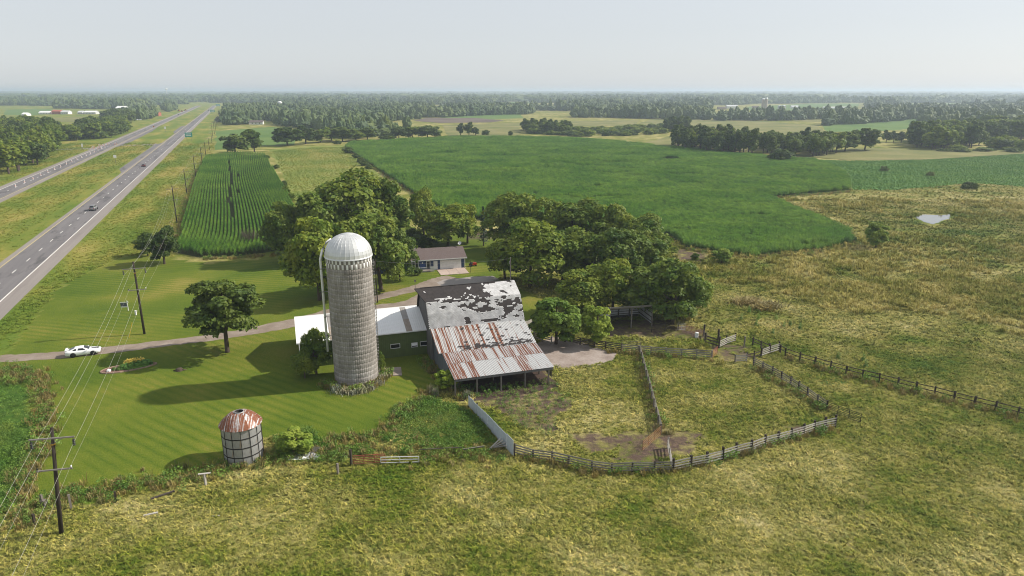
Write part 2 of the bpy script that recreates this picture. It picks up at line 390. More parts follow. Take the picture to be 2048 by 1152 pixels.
# turn lanes and the crossover between the carriageways (position read from the photo)
def ht(px, py): p = P(px, py); return p.x * hv.x + p.y * hv.y
tc = ht(285, 290)
m = MB()
def hpoly(name, to, z, mat, parent=None):
    V = [tuple(hw(t, o, z)) for t, o in to]; me = bpy.data.meshes.new(name); me.from_pydata(V, [], [tuple(range(len(V)))]); me.materials.append(mat)
    o = link(name, me, parent)
    if parent is None: o['kind'] = 'structure'
    if me.polygons[0].normal.z < 0: me.flip_normals()
    return o
tl0, tl1 = ht(255, 346), ht(312, 303)
hpoly('turn_lane', [(tl0, -56.3), (tl0+22, -60.2), (tc+4, -60.2), (tc+16, -56.3)], .034, M['asph'])
hpoly('turn_lane', [(tc-14, -84.9), (tc-2, -81.2), (ht(330, 262), -81.2), (ht(345, 252), -84.9)], .034, M['asph'])
hpoly('turn_lane', [(tc+150, -56.3), (tc+185, -60.2), (tc+300, -60.2), (tc+330, -56.3)], .034, M['asph'])
hpoly('crossover', [(tc-7, -84.8), (tc-4, -80), (tc-4, -64), (tc-16, -60.1), (tc+16, -60.1), (tc+5, -64), (tc+5, -80), (tc+10, -84.8)], .026, M['shoulder'])
sd = ht(190, 297)
hpoly('side_road', [(sd-9, -98), (sd-4, -106), (sd+2, -190), (sd+9, -190), (sd+4, -106), (sd+10, -98)], .028, M['shoulder'])

# driveway, slabs, field soils, far fields, pond
s = NT('gravel'); g1 = s.noise(.5, 4); g2 = s.noise(9, 4, rough=.7)
c = s.ramp(s.math('ADD', s.math('MULTIPLY', g1, .5), s.math('MULTIPLY', g2, .5)), [(.3, (.15, .12, .095)), (.5, (.235, .19, .155)), (.68, (.33, .28, .24))])
s.bump(g2, .03); M['gravel'] = s.done(c, .95, 0, .1)
dp = smooth([P(*q) for q in DRIVE], 10)
ribbon('gravel_driveway', dp, 3.6, .016, M['gravel'], .22, ws=[3.3 + 1.6 * math.exp(-((i - 66) / 12) ** 2) + 1.2 * math.exp(-((i - 112) / 12) ** 2) for i in range(len(dp))])
ribbon('farmyard_track', smooth([P(*q) for q in [(690,622),(760,614),(812,608),(850,592),(905,556)]], 8), 3.6, .020, M['gravel'], .3)
s = NT('weathered_concrete'); c = s.ramp(s.math('ADD', s.math('MULTIPLY', s.noise(.35, 5), .6), s.math('MULTIPLY', s.noise(3, 5, rough=.7), .4)), [(.32, (.16, .12, .10)), (.5, (.29, .24, .21)), (.7, (.38, .33, .30))])
M['conc'] = s.done(c, .9, 0, .15)
sheet('concrete_yard', [(1062,690),(1100,672),(1140,680),(1195,690),(1236,708),(1228,720),(1180,737),(1130,735),(1095,738),(1070,715)], .03, M['conc'], .8, 1.2)
def fieldmat(name, a, b, c3, sc=.05, row=None):
    s = NT(name); n = s.math('ADD', s.math('MULTIPLY', s.noise(sc, 3), .55), s.math('MULTIPLY', s.noise(1.0, 4, rough=.7), .45))
    return s.done(s.ramp(n, [(.35, a), (.5, b), (.68, c3)]), .95, 0, .1)
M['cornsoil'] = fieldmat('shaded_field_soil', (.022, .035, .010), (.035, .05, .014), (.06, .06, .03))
M['meadow'] = fieldmat('hay_meadow_grass', (.10, .145, .026), (.17, .20, .042), (.28, .26, .09), .03)
M['ffield'] = fieldmat('far_green_crop', (.065, .125, .03), (.095, .16, .04), (.14, .19, .055), .02)
M['straw'] = fieldmat('far_dry_grass', (.095, .125, .036), (.165, .165, .058), (.27, .235, .11), .03)
M['tilled'] = fieldmat('bare_tilled_soil', (.09, .07, .06), (.13, .10, .085), (.17, .14, .11), .02)
sheet('hay_meadow', [(540,300),(600,293),(690,291),(706,310),(760,350),(740,430),(640,450),(590,405),(560,340)], .020, M['meadow'], 1.5, 6)
sheet('green_meadow', [(432,262),(545,254),(600,262),(590,290),(510,292),(430,300)], .030, M['ffield'], 3, 12)
for i, (poly, mt) in enumerate([
    ([(858,238),(960,228),(1040,226),(1045,236),(960,240)], 'ffield'), ([(1655,264),(1640,250),(1790,236),(1850,232),(1845,256),(1760,262)], 'ffield'),
    ([(1480,221),(1500,213),(1625,207),(1720,207),(1715,217),(1600,222)], 'ffield'), ([(1800,212),(1810,207),(1990,206),(2048,207),(2048,211),(1900,213)], 'ffield'),
    ([(8,230),(10,219),(105,218),(112,226),(60,231)], 'ffield'), ([(1020,204),(1060,203),(1062,207),(1015,208)], 'ffield'), ([(1310,208),(1345,206),(1345,210),(1320,212)], 'ffield'),
    ([(828,242),(850,236),(950,236),(1010,241),(980,245),(880,246)], 'tilled'), ([(1270,252),(1300,238),(1500,240),(1640,252),(1650,270),(1560,275),(1420,262)], 'straw'),
    ([(1040,262),(1060,244),(1280,240),(1270,252),(1150,252)], 'straw'), ([(885,250),(1040,246),(1040,270),(900,274)], 'straw'), ([(1270,292),(1380,262),(1560,300),(1480,306)], 'straw'),
    ([(1590,312),(1700,296),(1960,300),(2048,300),(2048,308),(1850,319),(1700,321)], 'straw'), ([(120,262),(140,246),(170,246),(165,258)], 'straw'),
    ([(1480,240),(1600,222),(1700,228),(1640,244)], 'straw'), ([(60,244),(100,236),(240,232),(300,236),(180,244)], 'straw')]):
    sheet({'ffield': 'far_crop_field', 'tilled': 'tilled_field', 'straw': 'dry_grass_field'}[mt], poly, .05 + .012 * i, M[mt], 4, 25, seed=i)
CORN_A = [(356,506),(372,430),(398,345),(412,316),(470,309),(530,311),(552,350),(580,400),(600,440),(575,500),(480,512),(400,515)]
CORN_B = [(700,288),(820,280),(905,275),(1130,277),(1230,284),(1345,298),(1480,310),(1560,319),(1625,320),(1690,345),(1700,380),(1600,390),(1538,396),(1640,440),(1698,468),(1705,487),
          (1640,501),(1500,514),(1430,506),(1360,492),(1340,470),(1200,470),(1060,450),(960,440),(880,420),(800,370),(730,322),(690,297)]
SOY = [(1628,319),(1700,322),(1850,320),(2048,308),(2300,298),(2300,374),(2048,374),(1945,366),(1790,380),(1706,380),(1694,345)]
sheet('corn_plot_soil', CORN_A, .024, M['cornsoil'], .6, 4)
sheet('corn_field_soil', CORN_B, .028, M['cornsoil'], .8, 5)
M['soy'] = fieldmat('low_green_crop', (.06, .15, .024), (.085, .19, .032), (.13, .24, .045), .03)
sheet('bean_field', SOY, .032, M['soy'], .8, 5)
s = NT('pond_water'); s.bump(s.noise(3, 3), .004, .2); M['water'] = s.done((.15, .145, .13), .03, 0, .9)
sheet('pond', [(1830,434),(1848,429),(1868,430),(1903,429),(1900,438),(1884,442),(1868,449),(1850,444)], .05, M['water'], 1.2, 1.0, 'small shallow pond among the dry tussocks')
# joints of the slab beside the silo
slab = MB(); q = [P(*k) for k in [(786,752),(804,751),(802,735),(785,736)]]
slab.slab(*[tuple(v + Vector((0, 0, .1))) for v in q], .12)
tag(slab.build('concrete_slab', M['conc']), 'small pale concrete slab on the lawn beside the silo', 'slab')
# ------------------------------------------------------------------ plants
M['leaf'] = leafmat('broadleaf_foliage', (.066, .130, .015), (.150, .232, .027), (.235, .275, .036), .38)
M['leafdark'] = leafmat('dark_foliage', (.040, .080, .014), (.094, .150, .024), (.125, .168, .028), .34)
M['leafbright'] = leafmat('bright_foliage', (.11, .20, .02), (.25, .36, .042), (.34, .40, .06), .36)
M['leaffar'] = leafmat('distant_foliage', (.030, .062, .020), (.070, .115, .034), (.100, .135, .040), .15, .012)
M['needle'] = leafmat('spruce_needles', (.018, .036, .022), (.035, .060, .035), (.04, .07, .03), .05)
M['bark'] = plain('bark', (.13, .095, .07), (.06, .045, .035), 6, .95, bump=.03, stretch=(1, 1, .3))
M['twig'] = plain('dry_twigs', (.24, .20, .16), (.15, .12, .10), 3, .95)
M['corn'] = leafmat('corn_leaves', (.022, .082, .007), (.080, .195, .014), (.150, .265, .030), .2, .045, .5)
M['weed'] = leafmat('weed_leaves', (.06, .15, .016), (.13, .25, .035), (.18, .25, .05), .2, .2)
M['dry'] = leafmat('dry_stalks', (.16, .14, .045), (.35, .29, .11), (.27, .21, .08), .15, .3)
M['bean'] = leafmat('bean_leaves', (.06, .165, .018), (.09, .215, .026), (.13, .26, .036), .2, .05)
s = NT('pasture_blades'); c = s.mix(s.attr('tint', 'Fac'), s.mix(1.0, pasture_color(s), (.85, .92, .8), 'MULTIPLY'), s.mix(1.0, pasture_color(s), (1.55, 1.48, 1.25), 'MULTIPLY'))
c = s.mix(1.0, c, s.ramp(s.rnd(), [(0, (.55, .66, .60)), (.35, (.85, .9, .85)), (.7, (1.08, 1.06, 1.02)), (1, (1.42, 1.36, 1.26))]), 'MULTIPLY')
M['blade'] = s.done(c, .8, 0, .15)
M['blade'].use_backface_culling = False

def quads(c, n, size, r, asp=.8, bend=0.0):
    """leaf-sized quads at centres c facing n, random spin"""
    N = len(c); t = r.normal(size=(N, 3)); t -= (t * n).sum(1)[:, None] * n; t /= np.linalg.norm(t, axis=1)[:, None] + 1e-9
    b = np.cross(n, t); s = (size * r.uniform(.6, 1.3, N))[:, None]
    p = [c + t*s, c + b*s*asp + n*s*bend, c - t*s, c - b*s*asp + n*s*bend]
    V = np.stack(p, 1).reshape(-1, 3); return V, np.arange(4*N).reshape(-1, 4)
def settint(me, per_face, k=4):
    a = me.attributes.new('tint', 'FLOAT', 'FACE'); a.data.foreach_set('value', np.asarray(per_face, np.float32)); return me
def crown(name, seed, rx, rz, zc, lobes, leaves, leaf, mat, lobe=(.26, .42), flat=.75, up=.35, gap=.12, columnar=1.0):
    """foliage of leaf quads on the shells of many lobes that fill an ellipsoid"""
    r = np.random.default_rng(seed); d = r.normal(size=(lobes, 3)); d /= np.linalg.norm(d, axis=1)[:, None]
    hz_ = r.uniform(-.85, 1.0, lobes); ah = r.uniform(0, 6.283, lobes); hr = np.sqrt(np.clip(1 - (np.abs(hz_) ** 2.4), .02, 1)); d = np.c_[np.cos(ah)*hr, np.sin(ah)*hr, hz_]
    rad = (.25 + .75 * r.random(lobes) ** .5) * .76; L = d * rad[:, None]; lr = r.uniform(*lobe, lobes)
    w = lr ** 2; k = r.choice(lobes, leaves, p=w / w.sum()); n = r.normal(size=(leaves, 3)); n /= np.linalg.norm(n, axis=1)[:, None]
    n[:, 2] = np.where(n[:, 2] < -.3, -n[:, 2] * .6, n[:, 2]); n /= np.linalg.norm(n, axis=1)[:, None]
    rr = lr[k] * (1 - .35 * r.random(leaves) ** 2.2) * (1 + .13 * np.sin(n[:, 0]*7 + k) * np.sin(n[:, 1]*6 + 2*k) + .1 * np.sin(n[:, 2]*9 + k))
    p = L[k] + n * rr[:, None] * np.array([1, 1, flat])
    keep = np.ones(leaves, bool)
    for j in range(lobes):                                   # drop what lies deep inside another lobe
        q = (p - L[j]) / np.array([1, 1, flat]); keep &= ~(((q**2).sum(1) < (lr[j]*.72)**2) & (k != j))
    keep &= r.random(leaves) > gap
    p, n, k = p[keep], n[keep], k[keep]
    c = p * np.array([rx, rx, rz]) + np.array([0, 0, zc])
    nn = n + r.normal(size=n.shape) * .55 + np.array([0, 0, up]); nn /= np.linalg.norm(nn, axis=1)[:, None]
    V, Q = quads(c, nn, leaf, r, .72, .12); me = npmesh(name, V, Q, mat)
    t = np.clip(.45 + .28 * r.normal(size=len(c)) + (r.random(lobes)[k] - .5) * .7, 0, 1)
    return settint(me, t), L * np.array([rx, rx, rz]) + np.array([0, 0, zc])
def trunk(name, seed, h, r0, tips, mat):
    m = MB(); r = np.random.default_rng(seed); fork = h * .45
    m.tube([(0, 0, -.3), (0, 0, .25), (r.normal()*.1, r.normal()*.1, fork*.6), (r.normal()*.25, r.normal()*.25, fork), (0, 0, h*.85)], [r0*1.5, r0*1.1, r0*.9, r0*.75, r0*.12], 8)
    for t in tips:
        z0 = fork * r.uniform(.55, 1.15); b = np.array([0, 0, z0]); e = np.array(t) * .92
        mid = b * .5 + e * .5 + np.array([0, 0, -.08*h]) * r.random()
        m.tube([b, mid, e], [r0*.5, r0*.3, r0*.07], 5)
    return m.mesh(name, mat, True)
NEAR, MID = {}, {}
def mktree(key, seed, lf, mat, h=14, rx=6, zc=6.9, rz=7.6, lobes=44, leaf=.34, store=NEAR, tr=.34, **kw):
    cm, L = crown('crown_' + key, seed, rx, rz, zc, lobes, lf, leaf, M[mat], **kw)
    tips = [l for l in L[:9]]
    store[key] = (cm, trunk('trunk_' + key, seed, h, tr, tips, M['bark']), h, rx)
mktree('a', 1, 13000, 'leaf'); mktree('b', 2, 14000, 'leaf', lobes=56, lobe=(.18, .32), rx=6.5); mktree('c', 3, 13000, 'leaf', lobes=38, lobe=(.2, .40), rx=5.4)
mktree('oak', 14, 13000, 'leafdark', lobes=46, lobe=(.16, .28), rx=6.6, zc=8.2, rz=6.0, gap=.06, leaf=.3)
mktree('bright', 5, 12000, 'leafbright', lobes=50, lobe=(.16, .28), rx=5.6, zc=7.0, rz=7.2, leaf=.42)
mktree('round', 6, 10000, 'leafdark', lobes=42, lobe=(.18, .32), rx=6, zc=6.4, rz=8, leaf=.36)
mktree('m1', 21, 3200, 'leaf', lobes=30, lobe=(.2, .36), leaf=.72, store=MID); mktree('m2', 22, 3200, 'leafdark', lobes=34, lobe=(.2, .36), leaf=.7, store=MID)
mktree('m3', 23, 2400, 'leafdark', rx=3.4, zc=7.2, rz=7.6, lobes=28, leaf=.62, store=MID); mktree('m4', 24, 2400, 'leaf', rx=3.8, zc=7, rz=7.4, lobes=28, leaf=.66, store=MID)
mktree('bush', 25, 1800, 'leafdark', h=7, rx=6, zc=5.2, rz=8.4, lobes=26, leaf=.85, store=MID, tr=.25); mktree('willow', 26, 1800, 'leaf', h=7, rx=6, zc=5, rz=8.4, lobes=30, leaf=.85, store=MID, tr=.2)
def tree(name, px, top, width, kind, label, group=None, cat='tree', loc=None, h=None, r=None, store=None):
    """px is the photo pixel of the trunk's foot, top the photo row of its top, width the crown in photo pixels"""
    st = store or (NEAR if kind in NEAR else MID); cm, tm, h0, rx = st[kind]
    p = Vector(loc) if loc else P(*px)
    h = h or zat(p, top); r = r or width / 2 * pxm(p)
    e = empty(name, p, random.uniform(0, 6.28), label, cat, group); k = h / 14.4; kr = r / (rx * .86)
    link('crown', cm, e, scl=(kr, kr * random.uniform(.92, 1.08), k)); link('trunk', tm, e, scl=(kr * .5 + k * .5,) * 2 + (k,))
    return e
# the trees of the farmyard
tree('oak_tree', (455,704), 545, 152, 'oak', 'lone dark spreading oak beside the gravel drive', cat='tree')
tree('hawthorn_tree', (329,528), 447, 62, 'round', 'low dark purple-green tree on the lawn corner near the corn plot')
tree('hawthorn_tree', (296,512), 462, 44, 'round', 'smaller dark tree leaning out beside the low one at the lawn corner')
G = 'trees of the yard grove west of the house'
LW = 'tall leafy tree in the grove behind the silo, west of the blue house'
for q in [((575,522),398,88,'b'), ((715,505),335,150,'a'), ((650,520),372,110,'c'), ((640,600),428,130,'b'), ((700,590),432,110,'a'), ((762,578),415,105,'c'), ((775,500),352,100,'b'), ((800,560),455,60,'a')]: tree('shade_tree', *q, LW, G)
tree('elm_tree', (848,482), 372, 56, 'a', 'dark upright tree standing alone behind the blue house', cat='tree')
tree('apple_tree', (896,492), 400, 88, 'c', 'rounded light green tree over the lawn behind the house garage')
tree('apple_tree', (935,486), 405, 60, 'b', 'smaller rounded tree touching the light green one behind the garage')
tree('lilac_bush', (845,492), 462, 52, 'bush', 'greyish lilac bush above the ridge of the house roof', cat='bush', store=MID)
tree('lilac_bush', (822,480), 445, 36, 'bush', 'dark bush next to the lilac behind the house', cat='bush', store=MID)
G = 'trees of the windbreak grove east of the barn'
LE = 'broad leafy tree in the dense grove between the barn and the cornfield'
for q in [((1030,505),380,112,'b'), ((1095,512),392,90,'a'), ((1150,515),388,110,'c'), ((1215,525),402,100,'b'), ((1285,540),425,95,'a'), ((1060,574),432,125,'a'), ((1125,565),445,100,'c'), ((1180,570),462,100,'b'),
          ((1240,580),455,110,'a'), ((1300,575),470,90,'c'), ((1225,622),515,110,'b'), ((1160,628),538,100,'a'), ((1290,632),520,100,'c'), ((1345,648),515,125,'b'), ((1375,636),545,80,'a'), ((1010,560),470,70,'c')]: tree('windbreak_tree', *q, LE, G)
G = 'pair of bright trees by the cattle yard'
tree('ash_tree', (1112,688), 583, 98, 'bright', 'bright green bushy tree by the yard, the larger of two', G)
tree('ash_tree', (1194,687), 603, 72, 'bright', 'bright green bushy tree by the open shed, the smaller of two', G)
tree('pasture_shrub', (1751,496), 440, 50, 'bright', 'round yellow-green shrub tree at the tip of the cornfield', cat='shrub')
tree('field_edge_bush', (1443,527), 493, 42, 'bright', 'bright low bush at the cornfield corner near bare soil', cat='bush')
# spruce
m = MB(); r = np.random.default_rng(4); cs, ns = [], []
for k in range(1500):
    z = r.random() ** .8; rad = (1 - z) * 1.9 * (.75 + .25 * math.cos(z * 60)) * r.random() ** .3; a = r.uniform(0, 6.28)
    cs.append((math.cos(a)*rad, math.sin(a)*rad, 1 + z*9.6)); ns.append((math.cos(a)*.6, math.sin(a)*.6, .9))
ns = np.array(ns) + r.normal(size=(1500, 3)) * .3; ns /= np.linalg.norm(ns, axis=1)[:, None]
V, Q = quads(np.array(cs), ns, .3, r, .4); spm = settint(npmesh('spruce_crown', V, Q, M['needle']), r.random(1500))
e = empty('spruce_tree', P(967,492), 0, 'slim dark blue-green spruce between the house and the grove', 'tree')
link('crown', spm, e); MB().tube([(0, 0, -.2), (0, 0, 10)], .2, 6, .04).build('trunk', M['bark'], e)
# dead brush beside the corn plot
for px, h_, lb in (((500,490), 4.6, 'tall grey leafless brush at the corner of the corn plot'),):
    m = MB()
    for k in range(70):
        a = r.uniform(0, 6.28); d = r.uniform(.2, 2.2); b = (r.normal()*.9, r.normal()*.9, -.1)
        t = (b[0]+math.cos(a)*d, b[1]+math.sin(a)*d, h_*r.uniform(.5, 1)); m.tube([b, ((b[0]+t[0])/2+r.normal()*.2, (b[1]+t[1])/2, t[2]*.55), t], [.05, .04, .015], 3)
        for j in range(3): m.tube([(np.array(b)*.4+np.array(t)*.6), np.array(t)+r.normal(size=3)*.5], [.025, .01], 3)
    tag(m.build('dead_brush', M['twig']), lb, 'brush'); bpy.context.scene.objects['dead_brush'].location = P(*px)

# middle-distance trees, each one a thing
G = 'trees along the far edge of the hay meadow'
tree('field_tree', (471,309), 260, 50, 'm2', 'round dark tree at the head of the corn plot beside an open one', G)
tree('field_tree', (509,304), 252, 38, 'm1', 'open-crowned tree beside the round dark one at the head of the corn plot', G)
for q in [((575,291),248,58,'m2'), ((612,288),250,34,'m3'), ((641,285),255,40,'m1'), ((685,283),248,50,'m2'), ((712,282),256,30,'m4'), ((735,280),250,38,'m2'), ((663,281),250,30,'m4')]:
    tree('meadow_edge_tree', *q, 'dark tree in the row between the hay meadow and the woods', G)
for q in [((775,279),262,30,'bush'), ((798,278),248,36,'m2'), ((825,277),250,40,'m1'), ((855,277),246,48,'m2'), ((870,276),256,26,'m4')]:
    tree('hedgerow_tree', *q, 'dark tree in the clump at the head of the big cornfield', 'clump at the head of the big cornfield')
for q in [((697,306),290,22,'bush'), ((712,316),304,14,'bush'), ((721,324),311,15,'bush'), ((729,331),317,18,'bush'), ((738,338),326,14,'bush'), ((532,318),307,13,'bush'), ((553,337),326,12,'bush'), ((574,388),368,14,'willow'), ((583,402),384,18,'willow'), ((568,372),357,12,'bush'), ((675,288),278,16,'bush')]:
    tree('hedgerow_bush', *q, 'dark round bush in the hedgerow edging the hay meadow', 'bushes edging the hay meadow', 'bush')
for q in [((921,271),245,13,'m3'), ((938,271),243,17,'m3'), ((951,271),254,15,'m3'), ((972,273),257,16,'m2'), ((1021,273),261,9,'m3')]:
    tree('field_margin_tree', *q, 'small dark tree on the dry margin behind the cornfield', 'trees on the dry margin')
def wood(name, poly, sp, hgt, rad, kinds, label, group, seed=0, cat='tree', cap=999):
    w = [P(*q) for q in poly]; pts = jgrid(min(p.x for p in w), max(p.x for p in w), min(p.y for p in w), max(p.y for p in w), sp, seed, .95)
    pts = pts[inpoly(pts[:, 0], pts[:, 1], [(p.x, p.y) for p in w])][:cap]
    for x, y in pts: tree(name, None, 0, 0, random.choice(kinds), label, group, cat, loc=(x, y, 0), h=random.uniform(*hgt), r=random.uniform(*rad))
    return len(pts)
NW = 0
NW += wood('roadside_tree', [(-40,345),(30,348),(62,340),(112,304),(122,300),(118,290),(112,268),(60,262),(-60,262)], 9.5, (13, 20), (4.2, 6.2), ['m1', 'm2', 'm4'], 'tall tree in the wood beside the southbound carriageway', 'wood beside the southbound carriageway', 1)
NW += wood('roadside_tree', [(138,282),(215,279),(262,262),(235,250),(180,255),(145,268)], 11, (10, 16), (5, 7), ['m2', 'm1', 'bush'], 'dark tree in the copse by the side road west of the highway', 'copse by the side road', 2)
NW += wood('roadside_tree', [(212,250),(265,246),(262,232),(215,235)], 17, (13, 18), (7, 9), ['m2'], 'dark tree in front of the far roadside buildings', 'trees before the roadside buildings', 3)
NW += wood('poplar_tree', [(1348,300),(1400,306),(1505,311),(1500,298),(1400,290),(1352,290)], 7.2, (13, 17.5), (3.0, 4.6), ['m3', 'm4', 'm3'], 'slim dark tree in the wood block at the cornfield edge', 'wood block at the cornfield edge', 4)
NW += wood('poplar_tree', [(1522,309),(1600,314),(1675,312),(1678,300),(1600,297),(1525,296)], 8.5, (12, 17), (3.6, 5.4), ['m2', 'm3', 'm4'], 'dark tree in the wood block beside two spreading oaks', 'wood block beside the spreading oaks', 5)
tree('spreading_oak', (1690,303), 256, 46, 'm2', 'smaller spreading oak beside the dark wood block', cat='tree'); tree('spreading_oak', (1729,301), 248, 52, 'm2', 'large spreading oak beyond the bean field', cat='tree')
tree('field_bush', (1560,322), 289, 46, 'bush', 'big dark bush standing out of the cornfield edge', cat='bush')
for i, q in enumerate([((1768,343),328,15,'bush'), ((1860,352),340,15,'bush')]): tree('field_bush', *q, ['taller lone dark bush out in the bean field', 'lower lone dark bush out in the bean field'][i], 'lone bushes in the bean field', 'bush')
for q in [((1930,378),365,14,'bush'), ((1946,378),360,18,'bush'), ((1937,372),360,18,'bush')]: tree('margin_bush', *q, 'dark bush in the clump between bean field and dry pasture', 'clump between bean field and pasture', 'bush')
for q in [((1648,443),428,12,'bush'), ((1708,482),470,9,'bush'), ((1390,520),505,16,'willow'), ((1622,510),503,14,'willow')]: tree('pasture_bush', *q, 'small bush on the pasture edge of the cornfield', 'small bushes on the pasture edge', 'bush')
for q in [((1772,285),259,16,'m3'), ((1787,285),261,14,'m3'), ((1802,285),262,16,'m3')]: tree('young_tree', *q, 'young tree in the short row right of the spreading oaks', 'short row of young trees')
NW += wood('grove_tree', [(1815,296),(1880,300),(1960,296),(1960,284),(1900,278),(1830,280)], 10, (11, 21), (5, 7.5), ['m1', 'm4', 'm2'], 'leafy tree in the wood beyond the dry strip', 'wood beyond the dry strip', 7)
NW += wood('grove_tree', [(1925,282),(2048,285),(2090,276),(2040,262),(1930,264)], 16, (12, 20), (6.5, 9.5), ['m2', 'm1'], 'large dark tree in the wood around the far farmstead', 'wood around the far farmstead', 8)
NW += wood('grove_tree', [(1970,297),(2048,302),(2048,296),(1975,290)], 13, (8, 12), (4.5, 6.5), ['m2', 'willow'], 'rounded tree at the outer edge of the far wood', 'outer edge of the far wood', 9)
NW += wood('willow_bush', [(1045,266),(1150,274),(1250,272),(1370,264),(1340,256),(1230,258),(1120,262)], 13, (3, 7), (4, 7.5), ['willow', 'bush'], 'grey-green willow bush in the scrub behind the cornfield', 'scrub behind the cornfield', 10, 'bush')
NW += wood('aspen_tree', [(1040,266),(1130,270),(1140,262),(1050,258)], 9, (9, 14), (3, 4.6), ['m3', 'm4'], 'slim tree in the aspen clump amid the willow scrub', 'aspen clump in the scrub', 11)
NW += wood('aspen_tree', [(1326,264),(1372,264),(1372,258),(1328,258)], 9, (12, 16), (3.4, 5), ['m3'], 'slim dark aspen at the end of the willow scrub', 'aspens at the end of the scrub', 12)
NW += wood('roadside_bush', [(1815,300),(1900,304),(2040,306),(2040,300),(1900,298)], 14, (2.5, 4.5), (3.5, 6), ['willow', 'bush'], 'low bush on the dry strip before the far wood', 'low bushes on the dry strip', 13, 'bush')

# far woods: one mass each
def fartree(seed, mat, sx=1.0):
    bm = bmesh.new(); bmesh.ops.create_icosphere(bm, subdivisions=3, radius=1); r = np.random.default_rng(seed); ph = r.uniform(0, 6.28, 6)
    for v in bm.verts:
        x, y, z = v.co; k = 1 + .20*math.sin(4.1*x+ph[0])*math.sin(4.6*y+ph[1]) + .16*math.sin(7*z+ph[2])*math.sin(6*x+ph[3]) + .11*math.sin(11*y+ph[4])*math.sin(9*x+ph[5]) + r.normal()*.06
        v.co *= k; v.co.z = max(v.co.z, -.75) * .72 + .62
        v.co.x *= .5 * sx; v.co.y *= .5 * sx
    me = bpy.data.meshes.new('far_tree'); bm.to_mesh(me); bm.free(); me.materials.append(mat)
    return settint(me, np.clip(.5 + .16*r.normal(size=len(me.polygons)), 0, 1))
FT = [fartree(i, M['leaffar'], [.9, .7, .55, .8, 1.0][i]) for i in range(5)]
FIELDS_FAR = [[(0,231),(10,218.5),(110,217.5),(250,221),(330,214),(470,205),(480,250),(0,260)], [(1415,236),(1425,213),(1500,209),(1625,206.5),(1735,206.5),(1735,226),(1600,233)], [(1795,213),(1805,206.5),(2060,205.5),(2060,211.5)],
              [(1010,208.5),(1020,203.5),(1064,202.5),(1064,207)], [(1300,213),(1310,206.5),(1350,205.5),(1350,210.5)], [(1540,204.3),(1620,202.2),(1800,201.8),(1810,204.2)], [(1740,222),(1760,214),(1800,213),(2060,212.5),(2060,217)], [(700,199.5),(760,198),(880,198),(890,199.6)], [(40,199),(150,197.5),(230,198),(200,199.6)], [(1100,199),(1180,197),(1300,197.5),(1290,199.3)], [(1850,199),(1900,197.4),(2040,197.4),(2040,199)]]
def farwood(name, polys, sp, size, hmul, label, seed, clear=(), thin=0.0):
    allp = []
    for poly in polys:
        w = [P(*q) for q in poly]; p = jgrid(min(a.x for a in w), max(a.x for a in w), min(a.y for a in w), max(a.y for a in w), sp, seed, .95)
        p = p[inpoly(p[:, 0], p[:, 1], [(a.x, a.y) for a in w])]
        for q in clear: p = p[~inpx(p[:, 0], p[:, 1], q)]
        o = p[:, 0] * nv.x + p[:, 1] * nv.y; p = p[(np.abs(o + 71) > 48) | (p[:, 1] > 1850)]
        if thin: p = p[fbm(p[:, 0] / (sp*14), p[:, 1] / (sp*14), seed) > thin]
        allp.append(p)
    p = np.concatenate(allp); r = np.random.default_rng(seed); n = len(p); w = r.uniform(.6, 1.45, n) * size
    hh = r.uniform(.5, 1.3, n) * hmul * (.8 + .5 * fbm(p[:, 0]/90, p[:, 1]/90, seed))
    scatter(name, p, FT, label, 'woodland', scl=np.c_[w, w, hh], seed=seed); return n
nf = []
MIDW = [[(440,252),(445,240),(455,222),(520,216),(640,214),(760,214),(870,222),(868,236),(760,246),(640,262),(560,252),(530,240),(500,248)],
        [(640,258),(700,246),(760,262),(820,262),(770,272),(700,280),(660,275)], [(870,236),(880,222),(960,218),(1066,222),(1066,229),(960,231)],
        [(1148,236),(1160,224),(1280,216),(1410,222),(1428,236),(1420,241),(1300,238),(1220,236)], [(1430,242),(1440,237),(1600,236),(1700,232),(1690,237),(1560,242)],
        [(1640,252),(1700,236),(1830,234),(1830,240),(1720,248)], [(1720,230),(1840,222),(2048,224),(2048,244),(1960,262),(1840,250),(1840,236)],
        [(262,240),(310,240),(318,232),(270,232)], [(330,222),(352,230),(350,214),(330,210)]]
nf.append(farwood('far_wood', MIDW + [[(-900,262),(-60,262),(-60,240),(-900,240)], [(2120,262),(2900,262),(2900,240),(2120,240)]], 11, 12, 9.5, 'mixed woods in belts beyond the fields', 31, (), .30))
nf.append(farwood('distant_forest', [[(-900,220),(-80,218),(60,216.5),(250,219),(360,213),(380,206),(470,206),(600,214),(760,213),(900,217),(1066,221),(1150,223),(1280,215),(1420,222),(1500,216),(1720,220),(1850,219),(2120,222),(2900,224),(2900,203),(1024,203),(-900,203)]],
            17, 19, 12, 'dark forest covering the middle distance', 32, FIELDS_FAR, .45))
nf.append(farwood('horizon_forest', [[(-900,203.2),(2900,203.2),(2900,190),(-900,190)]], 46, 56, 14, 'hazy forest below the horizon', 33, FIELDS_FAR, .40))
nf.append(farwood('horizon_ridge', [[(-900,190.2),(2900,190.2),(2900,184.6),(-900,184.6)]], 170, 220, 19, 'pale forest along the horizon', 34, (), .3))
print('wood', NW, 'far', nf)

